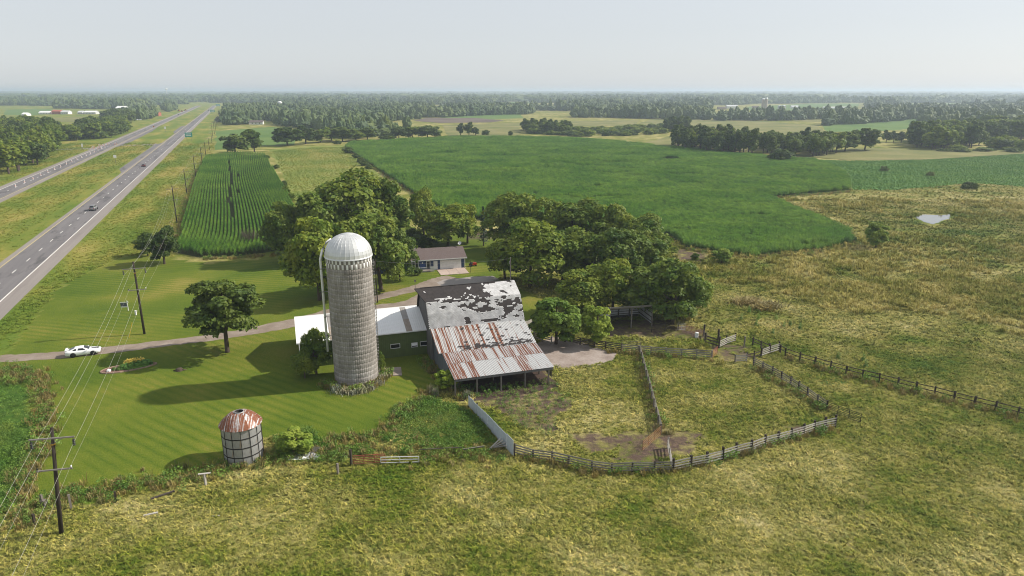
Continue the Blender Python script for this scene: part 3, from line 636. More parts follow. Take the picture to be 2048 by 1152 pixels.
# ------------------------------------------------------------------ corn, grass, weeds
def blades(name, seed, n, h, w, spread, droop, mat, segs=2):
    """clump of bent blades"""
    r = np.random.default_rng(seed); V, Q = [], []
    for k in range(n):
        a = r.uniform(0, 6.28); d = np.array([math.cos(a), math.sin(a), 0]); s = np.array([-d[1], d[0], 0]) * w * r.uniform(.6, 1.3)
        b = np.array([r.normal()*spread, r.normal()*spread, -.03]); hh = h * r.uniform(.55, 1.15); out = droop * r.uniform(.5, 1.4)
        p1 = b + d*out*.35 + np.array([0, 0, hh*.65]); p2 = b + d*out + np.array([0, 0, hh*r.uniform(.55, 1.0)]); i = len(V)
        V += [b - s, b + s, p1 + s*.9, p1 - s*.9, p2 + s*.25, p2 - s*.25]; Q += [(i, i+1, i+2, i+3), (i+3, i+2, i+4, i+5)]
    me = npmesh(name, V, Q, mat); return settint(me, np.repeat(r.random(n), 2))
def cornrow(seed, L, n):
    r = np.random.default_rng(seed); V, Q, T = [], [], []
    for k in range(n):
        x = (k + .5) / n * L - L/2 + r.normal()*.05; y = r.normal()*.05; h = r.uniform(1.75, 2.15)
        for j in range(7):
            z = h * (.42 + .55 * j / 6); a = r.uniform(0, 6.28); l = r.uniform(.45, .75) * (1.1 - .4*j/6); d = np.array([math.cos(a), math.sin(a), 0]); s = np.array([-d[1], d[0], 0]) * .055
            b = np.array([x, y, z]); p1 = b + d*l*.5 + np.array([0, 0, .28]); p2 = b + d*l + np.array([0, 0, .02]); i = len(V)
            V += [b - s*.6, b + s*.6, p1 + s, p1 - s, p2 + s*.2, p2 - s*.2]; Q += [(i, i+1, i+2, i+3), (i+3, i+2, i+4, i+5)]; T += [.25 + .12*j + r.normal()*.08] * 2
        i = len(V); V += [(x-.02, y, 0), (x+.02, y, 0), (x+.03, y, h+.25), (x-.03, y, h+.25)]; Q += [(i, i+1, i+2, i+3)]; T += [.8]
    return settint(npmesh('corn_row_piece', V, Q, M['corn']), np.clip(T, 0, 1))
CR = [cornrow(i, 1.9, 9) for i in range(4)]
def rows(poly, ang, sp, step, curve=None, seed=0):
    """points along crop rows inside a photo-outlined polygon"""
    w = [P(*q) for q in poly]; c, s_ = math.cos(ang), math.sin(ang); a = [(p.x*c + p.y*s_, -p.x*s_ + p.y*c) for p in w]
    us = np.arange(min(q[0] for q in a), max(q[0] for q in a), step); vs = np.arange(min(q[1] for q in a), max(q[1] for q in a), sp)
    U, V = np.meshgrid(us, vs); U, V = U.ravel(), V.ravel(); r = np.random.default_rng(seed); U = U + r.uniform(-.3, .3, len(U)) * step
    if curve: V = V + curve(U)
    x, y = U*c - V*s_, U*s_ + V*c; k = inpx(x, y, poly, .5, 5, .2); return x[k], y[k]
hang = math.radians(111.5)
x, y = rows(CORN_A, hang, 1.0, 1.75, lambda u: 2.2 * np.exp(-((u - 172) / 16) ** 2) + .8*np.sin(u/45))
o = x*nv.x + y*nv.y; pxx, pyy = proj(x, y)
gap = (np.abs(pxx - (461 + 2*np.sin(pyy*.09) + (pyy-330)*.005)) < 1.6 + .018*(pyy-320)) & (pyy > 325) & (pyy < 447)
gap |= (np.abs(pxx - 477) < 1.3) & (((pyy > 352) & (pyy < 362)) | ((pyy > 384) & (pyy < 414)))
k = ~gap & (fbm(x*.3, y*.3, 77) > .2); x, y = x[k], y[k]; n = len(x)
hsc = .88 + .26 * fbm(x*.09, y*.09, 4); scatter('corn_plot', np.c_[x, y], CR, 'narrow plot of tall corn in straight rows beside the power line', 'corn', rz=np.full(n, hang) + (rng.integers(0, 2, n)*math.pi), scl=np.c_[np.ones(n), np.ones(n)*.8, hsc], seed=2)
na = n
x, y = rows(CORN_B, math.radians(104), .95, 1.7, lambda u: 4*np.sin(u/38) + 2*np.sin(u/17), 3)
far = (x**2 + y**2) > 290**2; k = ~far | ((np.arange(len(x)) % 2) == 0); bare = inpx(x, y, [(1312,322),(1330,316),(1355,317),(1362,323),(1335,326)]) | inpx(x, y, DIRT[4], .8)
k &= ~bare & (fbm(x*.22, y*.22, 78) > .24); x, y, far = x[k], y[k], far[k]; n = len(x)
hsc = (.62 + .7 * fbm(x*.035, y*.035, 6) ) * (1 + .55*(fbm(x*.3, y*.3, 8) - .5)); hsc *= np.where(fbm(x*.05, y*.12, 15) < .30, .72, 1)
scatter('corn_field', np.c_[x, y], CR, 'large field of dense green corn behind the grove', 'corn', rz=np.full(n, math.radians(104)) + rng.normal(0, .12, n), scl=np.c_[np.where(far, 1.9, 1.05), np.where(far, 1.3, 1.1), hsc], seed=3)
BN = [blades('bean_clump', i, 14, .55, .12, .32, .45, M['bean']) for i in range(3)]
x, y = rows(SOY, math.radians(160), 1.25, 1.4, None, 4); k = (np.abs(x) < 420); x, y = x[k], y[k]; n = len(x)
scatter('bean_rows', np.c_[x, y], BN, 'low green bean crop beside the dry pasture', 'crop', scl=rng.uniform(.7, 1.1, n), seed=4)

TF = [blades('grass_tuft', i, 15, .36, .042, .17, .36, M['blade']) for i in range(4)]
s = NT('tussock_blades'); M['tblade'] = s.done(s.mix(s.attr('tint', 'Fac'), s.mix(1.0, pasture_color(s), (1.1, 1.1, .95), 'MULTIPLY'), s.mix(1.0, pasture_color(s), (2.0, 1.85, 1.5), 'MULTIPLY')), .8, 0, .15)
TK = [blades('tussock', 40 + i, 34, .75, .024, .16, .34, M['tblade']) for i in range(3)]
def pasture(sp, x0, x1, y0, y1, seed):
    p = jgrid(x0, x1, y0, y1, sp, seed, 1.2); u, v = proj(p[:, 0], p[:, 1]); edge = (u < -120) | (u > 2170) | (v > 1200); thin_ = np.random.default_rng(seed + 70).random(len(p)) < .5; p = p[(u > -700) & (u < 2750) & (v < 1900) & (~edge | thin_)]
    m = mask_at(p[:, 0], p[:, 1]); r = np.random.default_rng(seed)
    k = (m[:, 0] < .5) & (r.random(len(p)) > m[:, 1] * 1.15) & (m[:, 3] < .5)
    for q in (CORN_A, CORN_B, SOY, [(1062,690),(1100,672),(1236,708),(1228,720),(1130,738),(1070,715)], [(905,735),(1106,720),(1106,772),(915,785)]): k &= ~inpx(p[:, 0], p[:, 1], q)
    k &= ~inpx(p[:, 0], p[:, 1], [(1828,435),(1848,428),(1868,429),(1906,428),(1902,440),(1886,445),(1868,455),(1848,448)])
    k &= r.random(len(p)) < .45 + .9 * fbm(p[:, 0]*.5, p[:, 1]*.5, 61)
    return p[k]
p1 = pasture(.36, -55, 120, 24, 104, 1); p2 = pasture(.55, -10, 190, 104, 150, 2); p3 = np.concatenate([pasture(.95, 20, 300, 150, 262, 3), pasture(1.5, 90, 330, 262, 345, 13)])
p = np.concatenate([p1, p2, p3]); sc = np.concatenate([rng.uniform(.5, 1.05, len(p1)), rng.uniform(.7, 1.3, len(p2)), rng.uniform(1.0, 1.8, len(p3))])
sc *= .55 + .95 * fbm(p[:, 0]*.16, p[:, 1]*.16, 62)
scatter('pasture_grass', p, TF, 'matted yellow-green pasture grass around the paddocks', 'grass', scl=np.c_[sc*1.1, sc*1.1, sc*.85], seed=5, tilt=.12)
p = np.concatenate([pasture(1.1, 30, 110, 96, 160, 11), pasture(1.8, 40, 230, 160, 262, 12)])
tus = fbm(p[:, 0]*.045, p[:, 1]*.045, 63) + .35*(fbm(p[:, 0]*.3, p[:, 1]*.3, 64) - .5); p = p[tus > .55 + .25 * np.clip(1 - (p[:, 1] - 96) / 40, 0, 1) + .1 * (fbm(p[:, 0]*.1, p[:, 1]*.1, 65) - .5)]
sc = rng.uniform(.7, 1.5, len(p)) * (1 + p[:, 1]/400); scatter('pasture_tussocks', p, TK, 'tall dry tussocks of grass in the eastern pasture', 'grass', scl=sc, seed=6, tilt=.1)
WD = [settint(*(lambda r, n: (npmesh('weed_clump', *quads(np.c_[r.normal(0, .25, n), r.normal(0, .25, n), r.random(n)**.7*.75], (lambda q: q/np.linalg.norm(q, axis=1)[:, None])(r.normal(size=(n, 3)) + np.array([0, 0, 1.0])), .11, r, .5), M['weed']), r.random(n)))(np.random.default_rng(i), 46)) for i in range(4)]
DW = [blades('dry_clump', 60 + i, 26, .8, .025, .18, .22, M['dry']) for i in range(3)]
def along(pl, w, dens, seed):
    r = np.random.default_rng(seed); out = []; q = [P(*a) for a in pl]
    for a, b in zip(q, q[1:]):
        L = (b - a).length; n = int(L * dens); t = r.random(n); d = (b - a).normalized(); off = r.normal(0, w, n)
        out.append(np.c_[a.x + (b.x-a.x)*t - d.y*off, a.y + (b.y-a.y)*t + d.x*off])
    return np.concatenate(out)
def area(poly, dens, seed, jit=.6):
    w = [P(*q) for q in poly]; x0, x1, y0, y1 = min(a.x for a in w), max(a.x for a in w), min(a.y for a in w), max(a.y for a in w)
    p = jgrid(x0, x1, y0, y1, dens, seed, 1.2); return p[inpx(p[:, 0], p[:, 1], poly, jit, seed)]
STRIP = [(40,1060),(70,1012),(150,992),(300,968),(420,948),(540,918),(640,905),(760,912),(900,912),(1010,912)]
wp = np.concatenate([area(LUSH[0], .32, 1), area([(-60,850),(30,850),(70,880),(60,940),(30,1000),(0,1050),(-80,1050)], .42, 2), area([(-60,735),(20,722),(60,740),(80,800),(88,880),(40,1000),(20,1060),(-60,1060)], .85, 6), area(DIRT[0], .8, 16), along(STRIP, .9, 9, 3), area([(545,872),(620,858),(660,890),(740,895),(740,925),(560,925)], .42, 4)])
wp = wp[~inpx(wp[:, 0], wp[:, 1], [(695,940),(845,938),(845,912),(695,914)])]
sc = rng.uniform(.45, 1.0, len(wp)) * (.5 + .8*fbm(wp[:, 0]*.3, wp[:, 1]*.3, 3)); scatter('tall_weeds', wp, WD, 'lush green weeds along the lower fence line and ditch', 'weeds', scl=sc, seed=7)
dpnt = np.concatenate([along(STRIP, 1.1, 9, 5), along([(75,745),(92,800),(88,860),(60,960),(40,1010)], .7, 8, 6), area([(0,735),(55,730),(70,765),(0,770)], .5, 7), along([(640,770),(700,785),(760,765),(778,745)], .5, 10, 8), along([(860,785),(800,838),(745,880),(650,880)], .7, 8, 9),
      along([(400,518),(480,516),(560,508)], .8, 5, 10), along([(1040,915),(1180,948),(1344,947),(1670,858)], .35, 5, 11), along([(1508,735),(1655,826)], .5, 5, 12), along([(1570,716),(1700,755),(2040,838)], .6, 5, 13), along([(850,720),(900,770),(930,800)], .7, 9, 14),
      along([(1282,712),(1321,868)], .5, 4, 15), along([(345,500),(372,420),(398,340)], 1.6, 3, 16), along([(1215,705),(1424,722)], .3, 4, 17), along([(1360,497),(1500,517),(1640,504),(1708,489),(1640,439),(1540,397),(1700,384)], 1.0, 4, 18), along([(690,297),(730,322),(800,370),(850,400)], 1.2, 2.5, 19)])
dpnt = dpnt[~inpx(dpnt[:, 0], dpnt[:, 1], [(695,940),(845,938),(845,912),(695,914)])]
scatter('dry_weeds', dpnt, DW + WD[:1], 'brown dry weeds along fences, ditch and silo foot', 'weeds', scl=rng.uniform(.6, 1.3, len(dpnt)), seed=8)
# verge grass gives the roadside a rough edge
vg = jgrid(-420, -20, 70, 560, 1.25, 40, 1.2); vo = vg[:, 0]*nv.x + vg[:, 1]*nv.y; vd = np.hypot(vg[:, 0], vg[:, 1]); vr = np.random.default_rng(3).random(len(vg))
vg = vg[(((vo > -42.8) & (vo < -15)) | ((vo > -83.5) & (vo < -61)) | ((vo > -125) & (vo < -99.5))) & (vr < np.clip(230/vd, .25, 1))]; vg = vg[(mask_at(vg[:, 0], vg[:, 1])[:, 3] > .5) & ~inpx(vg[:, 0], vg[:, 1], CORN_A)]; vu, vv = proj(vg[:, 0], vg[:, 1]); vg = vg[(vu > -60) & (vv < 760)]
s = NT('verge_blades'); c = s.mix(s.attr('tint', 'Fac'), s.mix(1.0, verge_color(s), (1.0, 1.05, .95), 'MULTIPLY'), s.mix(1.0, verge_color(s), (1.5, 1.45, 1.3), 'MULTIPLY')); M['vblade'] = s.done(c, .85, 0, .15)
VF = [blades('verge_tuft', 80 + i, 22, .3, .024, .2, .3, M['vblade']) for i in range(3)]
scatter('roadside_grass', vg, VF, 'patchy green and yellow grass of the median and roadsides', 'grass', scl=np.random.default_rng(4).uniform(.5, 1.3, len(vg)) * (.7 + np.hypot(vg[:, 0], vg[:, 1])/500), seed=12)
mg = area([(545,303),(600,296),(688,294),(704,312),(755,352),(735,428),(645,446),(595,408),(565,345)], 1.5, 41); scatter('meadow_grass', mg, VF, 'short yellow-green grass of the hay meadow', 'grass', scl=np.random.default_rng(6).uniform(.8, 1.9, len(mg)), seed=14)
print('verge', len(vg))
vp = np.concatenate([along([(0,668),(60,625),(150,556),(262,505),(330,440),(372,370)], 4.0, 14, 21), along([(0,560),(100,478),(200,400),(262,345)], 3.0, 7, 22)])
o = vp[:, 0]*nv.x + vp[:, 1]*nv.y; vp = vp[((o > -42.5) | (o < -57.5)) & ~inpx(vp[:, 0], vp[:, 1], LAWN)]
scatter('verge_grass', vp, VF, 'rough grass on the highway verge and ditch', 'grass', scl=rng.uniform(.8, 1.7, len(vp)), seed=9)
print('corn', na, n, 'weeds', len(wp), len(dpnt), 'grass', len(p1), len(p2), len(p3))
# ------------------------------------------------------------------ buildings
def R(d): return math.radians(d)
# --- materials
s = NT('concrete_staves'); tone = s.attr('tone', 'Fac'); paint = s.attr('paint', 'Fac')
st = s.noise(2.4, 5, s.mapping(s.opos, (1, 1, .09)), .65); bl = s.noise(.55, 4, rough=.6)
f = s.math('ADD', s.math('MULTIPLY', tone, .42), s.math('ADD', s.math('MULTIPLY', st, .46), s.math('MULTIPLY', bl, .34)))
c = s.ramp(f, [(.36, (.150, .136, .122)), (.48, (.215, .196, .176)), (.62, (.285, .262, .240)), (.80, (.40, .38, .36))])
c = s.mix(paint, c, s.ramp(st, [(.3, (.42, .41, .39)), (.55, (.72, .72, .70))]))
M['stave'] = s.done(c, .92, 0, .15)
M['joint'] = plain('stave_joints', (.20, .183, .166), (.16, .145, .13), 3, .95)
M['domemetal'] = plain('dome_metal', (.66, .67, .67), (.56, .57, .57), 1.5, .34, .35, vary=.06)
M['whitepipe'] = plain('white_pipe', (.80, .80, .79), (.70, .70, .70), 1, .5, vary=0)
M['steel'] = plain('dull_steel', (.28, .27, .26), (.17, .15, .14), 4, .6, .5)
M['black'] = plain('black_iron', (.022, .021, .021), (.035, .03, .028), 5, .7)
s = NT('galvanised_panel'); v = s.noise(2.2, 5, s.mapping(s.opos, (1, 1, .35)), .65); rn = s.rnd()
c = s.ramp(v, [(.35, (.24, .24, .235)), (.6, (.37, .37, .365))])
rust = s.mapr(s.math('ADD', s.noise(1.7, 5, s.mapping(s.opos, (1.6, 1.6, .25)), .7), s.math('MULTIPLY', rn, .10)), .60, .74)
M['galv'] = s.done(s.mix(rust, c, (.30, .16, .075)), .5, .25)
def rustroof(name, base, lo, hi, stripe=0.0, per=.66, amp=.0):
    s = NT(name); rn = s.rnd(); off = s.n.new('ShaderNodeVectorMath'); off.operation = 'ADD'; s.l.new(s.opos, off.inputs[0])
    cb = s.n.new('ShaderNodeCombineXYZ'); s.set(cb.inputs[0], s.math('MULTIPLY', rn, 37.0)); s.l.new(cb.outputs[0], off.inputs[1])
    a = s.noise(5.5, 3, s.mapping(off.outputs[0], (1, .035, .035)), .6); b = s.noise(5, 5, off.outputs[0], .7)
    f = s.math('ADD', s.math('ADD', s.math('MULTIPLY', a, .85), s.math('MULTIPLY', b, .25)), s.math('MULTIPLY', rn, stripe))
    if amp:
        w_ = s.math('SINE', s.math('ADD', s.math('MULTIPLY', s.sep(s.opos)[0], 2*math.pi/per), s.math('MULTIPLY', rn, 6.28)))
        f = s.math('ADD', f, s.math('MULTIPLY', w_, amp))
    rc = s.ramp(b, [(.3, (.115, .038, .022)), (.55, (.20, .072, .036)), (.8, (.31, .155, .09))])
    c = s.mix(s.mapr(f, lo, hi), s.mix(s.mapr(b, .35, .75), base, tuple(x * .78 for x in base)), rc)
    return s.done(c, .55, .15)
M['rusty'] = rustroof('rusty_roof_sheet', (.46, .45, .44), .56, .64, .08, .62, .11); M['halfrust'] = rustroof('streaked_roof_sheet', (.48, .48, .48), .68, .76, .06, .62, .07)
M['ribrust'] = rustroof('striped_rust_sheet', (.44, .43, .43), .53, .60, .06, .31, .10); M['cribroof'] = rustroof('crib_roof_sheet', (.55, .55, .55), .48, .60, .1)
M['shingle'] = plain('pale_shingles', (.80, .79, .79), (.52, .51, .51), 1.6, .85, vary=0)
M['underlay'] = plain('black_roofing_felt', (.030, .026, .026), (.05, .043, .042), 2, .95, vary=0)
M['oldwood'] = plain('weathered_boards', (.17, .165, .165), (.09, .085, .085), 2.5, .9, stretch=(1, 1, .15), bump=.02)
M['bluewood'] = plain('blue_grey_boards', (.20, .23, .26), (.12, .135, .15), 2.5, .85, stretch=(1, 1, .15))
M['greensiding'] = plain('green_siding', (.105, .145, .045), (.085, .115, .038), 1.2, .6, vary=.05)
M['darkgreen'] = plain('dark_green_wall', (.035, .045, .035), (.025, .03, .025), 1, .7)
M['whiteroof'] = plain('white_roof_sheet', (.80, .80, .79), (.74, .74, .73), .8, .45, vary=.05)
M['skylight'] = plain('brown_skylight_sheet', (.26, .19, .14), (.36, .33, .29), 1.2, .6); M['skygrey'] = plain('grey_skylight_sheet', (.33, .31, .29), (.25, .23, .21), 1.2, .6)
M['glass'] = NT('window_glass').done((.015, .017, .02), .08, 0, .6)
M['white'] = plain('white_paint', (.78, .78, .77), (.68, .68, .67), 2, .55, vary=.05)
M['blue'] = plain('blue_siding', (.055, .085, .17), (.045, .07, .14), 2, .65, vary=.05)
M['brownroof'] = plain('brown_shingles', (.085, .064, .060), (.16, .125, .118), 7, .95, vary=.05)
M['whitewood'] = plain('pale_weathered_board', (.56, .53, .48), (.36, .33, .29), 4, .9, stretch=(.3, 2, 2), vary=.3)
M['greyboard'] = plain('grey_weathered_board', (.34, .32, .28), (.20, .18, .155), 4, .9, stretch=(.3, 2, 2), vary=.35)
M['darkpost'] = plain('dark_wood_post', (.065, .050, .040), (.035, .028, .024), 4, .95, vary=.3)
M['greypost'] = plain('grey_wood_post', (.25, .22, .19), (.13, .115, .10), 4, .95, vary=.3)
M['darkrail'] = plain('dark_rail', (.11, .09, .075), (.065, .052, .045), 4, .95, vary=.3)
M['soildark'] = plain('trampled_manure', (.045, .03, .024), (.085, .055, .042), 2, .97, vary=0)

# --- the concrete silo
SILO = Vector((-22.45, 91.35, 0)); SR, SH, NS, RH = 3.1, 18.35, 64, .6795
silo = empty('stave_silo', SILO, 0, 'tall grey concrete stave silo with white dome and checkered band', 'silo')
V, Q, tone, paint = [], [], [], []
r = np.random.default_rng(5); dth = 2 * math.pi / NS
for k in range(NS):
    z = -RH * (.12 if k % 2 else 0.0); j = 0
    while z < SH - .01:
        zt = SH - 2*RH; z1_ = min(z + RH, zt) if z < zt - .001 else z + RH; z0, z1 = max(z, 0) + .004, z1_ - .004
        if z1 - z0 > .05:
            a0, a1 = k*dth + .0035, (k+1)*dth - .0035; rr = SR + r.uniform(-.004, .006); b = len(V)
            for q, ins in ((rr, .012), (SR - .010, 0)):
                for aa, zz in ((a0 + ins*.4, z0 + ins), (a1 - ins*.4, z0 + ins), (a1 - ins*.4, z1 - ins), (a0 + ins*.4, z1 - ins)):
                    V.append((q*math.cos(aa), q*math.sin(aa), zz))
            Q += [(b, b+1, b+2, b+3), (b, b+4, b+5, b+1), (b+1, b+5, b+6, b+2), (b+2, b+6, b+7, b+3), (b+3, b+7, b+4, b)]
            mid = (z0 + z1) / 2; tn = np.clip(.42 + .06*r.normal() + .16*(vnoise(mid*1.47, 3.0) - .5) + .30*(vnoise(k*.33, mid*.55, 5) - .5) + (.10 if mid < 4.5 else 0), 0, 1)
            row = int((SH - mid) / RH); pt = 1.0 if (row < 2 and (row + k) % 2 == 0 and mid > SH - 1.36) else 0.0
            if not pt and row < 2: tn *= .35
            tone += [tn]*5; paint += [pt]*5
        z = z1_
me = npmesh('stave_wall', V, Q, M['stave'])
for nm, arr in (('tone', tone), ('paint', paint)):
    a = me.attributes.new(nm, 'FLOAT', 'FACE'); a.data.foreach_set('value', np.asarray(arr, np.float32))
link('stave_wall', me, silo)['kind'] = 'stuff'
MB().lathe([(SR - .009, -.2), (SR - .009, SH)], NS).build('stave_backing', M['joint'], silo, True)
hoop = MB().lathe([(SR+.004, -.009), (SR+.018, -.009), (SR+.018, .009), (SR+.004, .009)], 60).mesh('hoop', M['steel'], True)
for k in range(25): link('hoop', hoop, silo, (0, 0, .35 + k * RH)).data.materials[0] = M['joint']
DR = 3.2; seg = MB(); n = 10; da = 2*math.pi/32
pts = [(DR*math.cos(t), 3.05*math.sin(t)) for t in [i/n*math.pi/2*.965 for i in range(n+1)]]
for i in range(n):
    for fr0, fr1, l0, l1 in ((0, .03, .022, .0), (.03, .97, 0, 0), (.97, 1, 0, .022)):
        def q(pt, fr, l): a = (fr - .5)*da; return ((pt[0]+l)*math.cos(a), (pt[0]+l)*math.sin(a), pt[1]+l*.4)
        seg.add([q(pts[i], fr0, l0), q(pts[i], fr1, l1), q(pts[i+1], fr1, l1), q(pts[i+1], fr0, l0)], [(0, 1, 2, 3)])
gore = seg.mesh('dome_panel', M['domemetal'])
for k in range(32): link('dome_panel', gore, silo, (0, 0, SH + .02), (0, 0, k*da))
MB().lathe([(DR+.05, -.12), (DR+.05, .04), (DR-.25, .06)], 48).build('dome_rim', M['domemetal'], silo, True, (0, 0, SH))
MB().lathe([(.95, 2.90), (.90, 2.96), (.12, 3.13), (0.01, 3.14)], 24).build('dome_cap', M['domemetal'], silo, True, (0, 0, SH))
MB().tube([(-2.3, .2, SH+2.2), (-2.95, .15, SH+1.75), (-3.6, .1, SH+.7), (-3.95, .0, SH-.6), (-3.9, 0, 4.2)], .16, 10).build('filler_pipe', M['whitepipe'], silo, True)
for z in (16.4, 13.1, 9.4, 6.6): MB().lathe([(.16, -.05), (.20, -.05), (.20, .05), (.16, .05)], 10).box(.2, .95, -.03, .03, -.03, .03).build('pipe_clamp', M['steel'], silo, False, (-3.92, 0, z))
MB().box(-3.25, -2.95, -.35, .35, SH-.15, SH+.75).build('dome_hatch', M['black'], silo)
m = MB()
for z in np.arange(1, 17.5, .45): m.box(3.15, 3.3, .2, .65, z, z+.03)
m.box(3.22, 3.27, .18, .21, .8, 17.6); m.box(3.22, 3.27, .64, .67, .8, 17.6); m.build('ladder', M['steel'], silo)

# --- wire-panel corn crib with rusty cone roof
crib = empty('corn_crib', (-30.33, 69.1, 0), R(6), 'round sheet-metal crib with black bands and rusty conical roof', 'crib')
CRr, NSd, RHt = 2.1, 14, 1.1
for i in range(NSd):
    a0, a1 = 2*math.pi*i/NSd, 2*math.pi*(i+1)/NSd
    p0, p1 = Vector((CRr*math.cos(a0), CRr*math.sin(a0), 0)), Vector((CRr*math.cos(a1), CRr*math.sin(a1), 0))
    if i == 0: pan = MB().box(-.455, .455, -.02, .02, .02, RHt - .03).mesh('wall_panel', M['galv'])
    c = (p0 + p1) / 2; an = math.atan2(p1.y - p0.y, p1.x - p0.x)
    for j in range(4): link('wall_panel', pan, crib, (c.x, c.y, j*RHt + .05), (0, 0, an))
    MB().box(-.03, .03, -.03, .03, 0, 4*RHt + .06).build('upright', M['black'], crib, False, p0*1.012, (0, 0, a0))
    seg = MB(); ac = (a0 + a1) / 2
    def q(r_, a, z): return (r_*math.cos(a), r_*math.sin(a), z)
    zc0, zc1 = 4*RHt + .0, 5.72
    for u in range(4):
        t0, t1 = u/4, (u+1)/4; f = lambda t: (2.32 + (.48-2.32)*t, zc0 + (zc1-zc0)*math.sin(t*math.pi/2)**.92)
        (ra, za), (rb, zb) = f(t0), f(t1)
        seg.add([q(ra, a0, za+.03), q(ra, ac, za), q(ra, a1, za+.03), q(rb, a1, zb+.03), q(rb, ac, zb), q(rb, a0, zb+.03)], [(0, 1, 4, 5), (1, 2, 3, 4)])
    seg.build('roof_panel', M['cribroof'], crib)
for j in range(1, 5): MB().lathe([(CRr+.01, -.045), (CRr+.06, -.045), (CRr+.06, .045), (CRr+.01, .045)], NSd).build('band', M['black'], crib, False, (0, 0, j*RHt - (.06 if j == 4 else 0)))
MB().lathe([(.52, 5.66), (.52, 5.82), (.44, 5.82)], 20).build('vent_collar', M['galv'], crib, True)
MB().lathe([(.44, 5.82), (.43, 5.2), (.01, 5.2)], 20).build('vent_shade_liner', M['black'], crib, True)  # black liner and floor stand in for the darkness inside the vent
MB().lathe([(CRr+.1, -.2), (CRr+.1, .06), (.01, .06)], NSd).build('base_slab', M['conc'], crib)

# --- the barn: shingled curved gambrel with two lean-to roofs
OB, BA, BL = Vector((-12.15, 97.2, 0)), R(18), 14.6
barn = empty('barn', OB, BA, 'old barn with peeling pale shingles and rust-streaked lean-to roofs', 'barn')
PROF = [(0, 5.5), (1.0, 7.5), (2.1, 9.05), (5.25, 10.55)]
PB = [(10.5 - y, z) for y, z in PROF[::-1]]
full = PROF + PB[1:]
def gable(x, nm):
    m = MB(); ys = np.arange(0, 10.5, .3)
    top = lambda y: np.interp(y, [q[0] for q in full], [q[1] for q in full]) - .12
    for y in ys:
        a, b = y + .012, min(y + .288, 10.49); d = .02 * random.random()
        m.add([(x-d, a, -.1), (x-d, b, -.1), (x-d, b, top(b)), (x-d, a, top(a)), (x+.12, a, -.1), (x+.12, b, -.1), (x+.12, b, top(b)), (x+.12, a, top(a))],
              [(0, 3, 2, 1), (4, 5, 6, 7), (0, 4, 7, 3), (1, 2, 6, 5), (2, 3, 7, 6)])
    return m.build(nm, M['oldwood'], barn)
g1 = gable(0, 'gable_wall'); g2 = gable(BL - .12, 'gable_wall'); g1['kind'] = g2['kind'] = 'stuff'
MB().box(.1, BL-.1, .02, .14, -.1, 5.4).build('side_wall', M['oldwood'], barn); MB().box(.1, BL-.1, 10.36, 10.48, -.1, 5.4).build('side_wall', M['oldwood'], barn)
m = MB(); x0, x1 = -.35, BL + .25
hood = lambda i: x0 - (1.15 if i == 3 else 0)
for i in range(3):
    (ya, za), (yb, zb) = full[i], full[i+1]; m.slab((hood(i), ya, za), (x1, ya, za), (x1, yb, zb), (hood(i+1), yb, zb), .12)
for i in range(3, 6):
    (ya, za), (yb, zb) = full[i], full[i+1]; m.slab((hood(6-i+0 if i == 3 else 0), ya, za), (x1, ya, za), (x1, yb, zb), (hood(0), yb, zb), .12)
m.build('roof_deck', M['underlay'], barn)
# shingles: only where they still hold
seglen = [math.dist(PROF[i], PROF[i+1]) for i in range(3)]; tot = sum(seglen); cum = [0, seglen[0], seglen[0]+seglen[1], tot]
def at_s(sv):
    i = 0 if sv < cum[1] else 1 if sv < cum[2] else 2
    t = (sv - cum[i]) / seglen[i]; return (PROF[i][0] + (PROF[i+1][0]-PROF[i][0])*t, PROF[i][1] + (PROF[i+1][1]-PROF[i][1])*t, i)
BLOBS = [(.30, 4.1, .27, .42), (.44, 3.1, .12, .75), (.60, 2.35, .15, .55), (.85, 2.9, .14, 1.0), (.86, 1.9, .12, .8), (.185, 3.2, .045, .45), (.385, .8, .028, .45), (.40, .35, .04, .2), (.62, .4, .14, .22), (.18, .15, .03, .12), (.55, 3.6, .1, .4), (.93, .7, .05, .2), (.77, .8, .05, .4)]
V, Q = [], []; rh, rw = .16, .23; nrow = int(tot / rh)
for jr in range(nrow):
    s0 = jr*rh; sm = s0 + rh/2
    for k in range(int((x1 - x0) / rw) + 1):
        xa = x0 + k*rw + (rw/2 if jr % 2 else 0); u = (xa - x0) / (x1 - x0)
        if u > .995: continue
        fld = max(1.35 - math.hypot((u - a)/w_, (sm - b)/h_) for a, b, w_, h_ in BLOBS) if sm < 4.6 else 0
        nz = float(fbm(xa*1.5, sm*2.6, 4, 4)) - .5
        if sm < 4.15: gone = fld + nz*2.3 > .5
        else:
            dg = .5*float(vnoise((xa - sm*.9)*2.6, sm*.35, 9)) + .5*float(vnoise((xa + sm*1.1)*1.7, sm*.6, 19)); dens = np.interp(u, [0, .3, .55, .8, 1], [.10, .16, .34, .66, .95]) + (.25 if sm < 4.8 and u < .5 else 0) - .05*(sm-4.2)/3.6
            gone = dg + nz*.5 > dens
        if gone: continue
        ya, za, i = at_s(s0); yb, zb, _ = at_s(min(s0 + rh*1.15, tot - .001)); dy, dz = PROF[i+1][0]-PROF[i][0], PROF[i+1][1]-PROF[i][1]; l = math.hypot(dy, dz); ny_, nz_ = -dz/l, dy/l
        b = len(V); w_ = rw*.94; o = .035; o2 = .012; xe = min(xa + w_, x1)
        V += [(xa, ya+ny_*o, za+nz_*o), (xe, ya+ny_*o, za+nz_*o), (xe, yb+ny_*o2, zb+nz_*o2), (xa, yb+ny_*o2, zb+nz_*o2), (xa, ya, za), (xe, ya, za)]
        Q += [(b, b+1, b+2, b+3), (b, b+4, b+5, b+1)]
link('shingles', npmesh('shingles', V, Q, M['shingle']), barn)['kind'] = 'stuff'
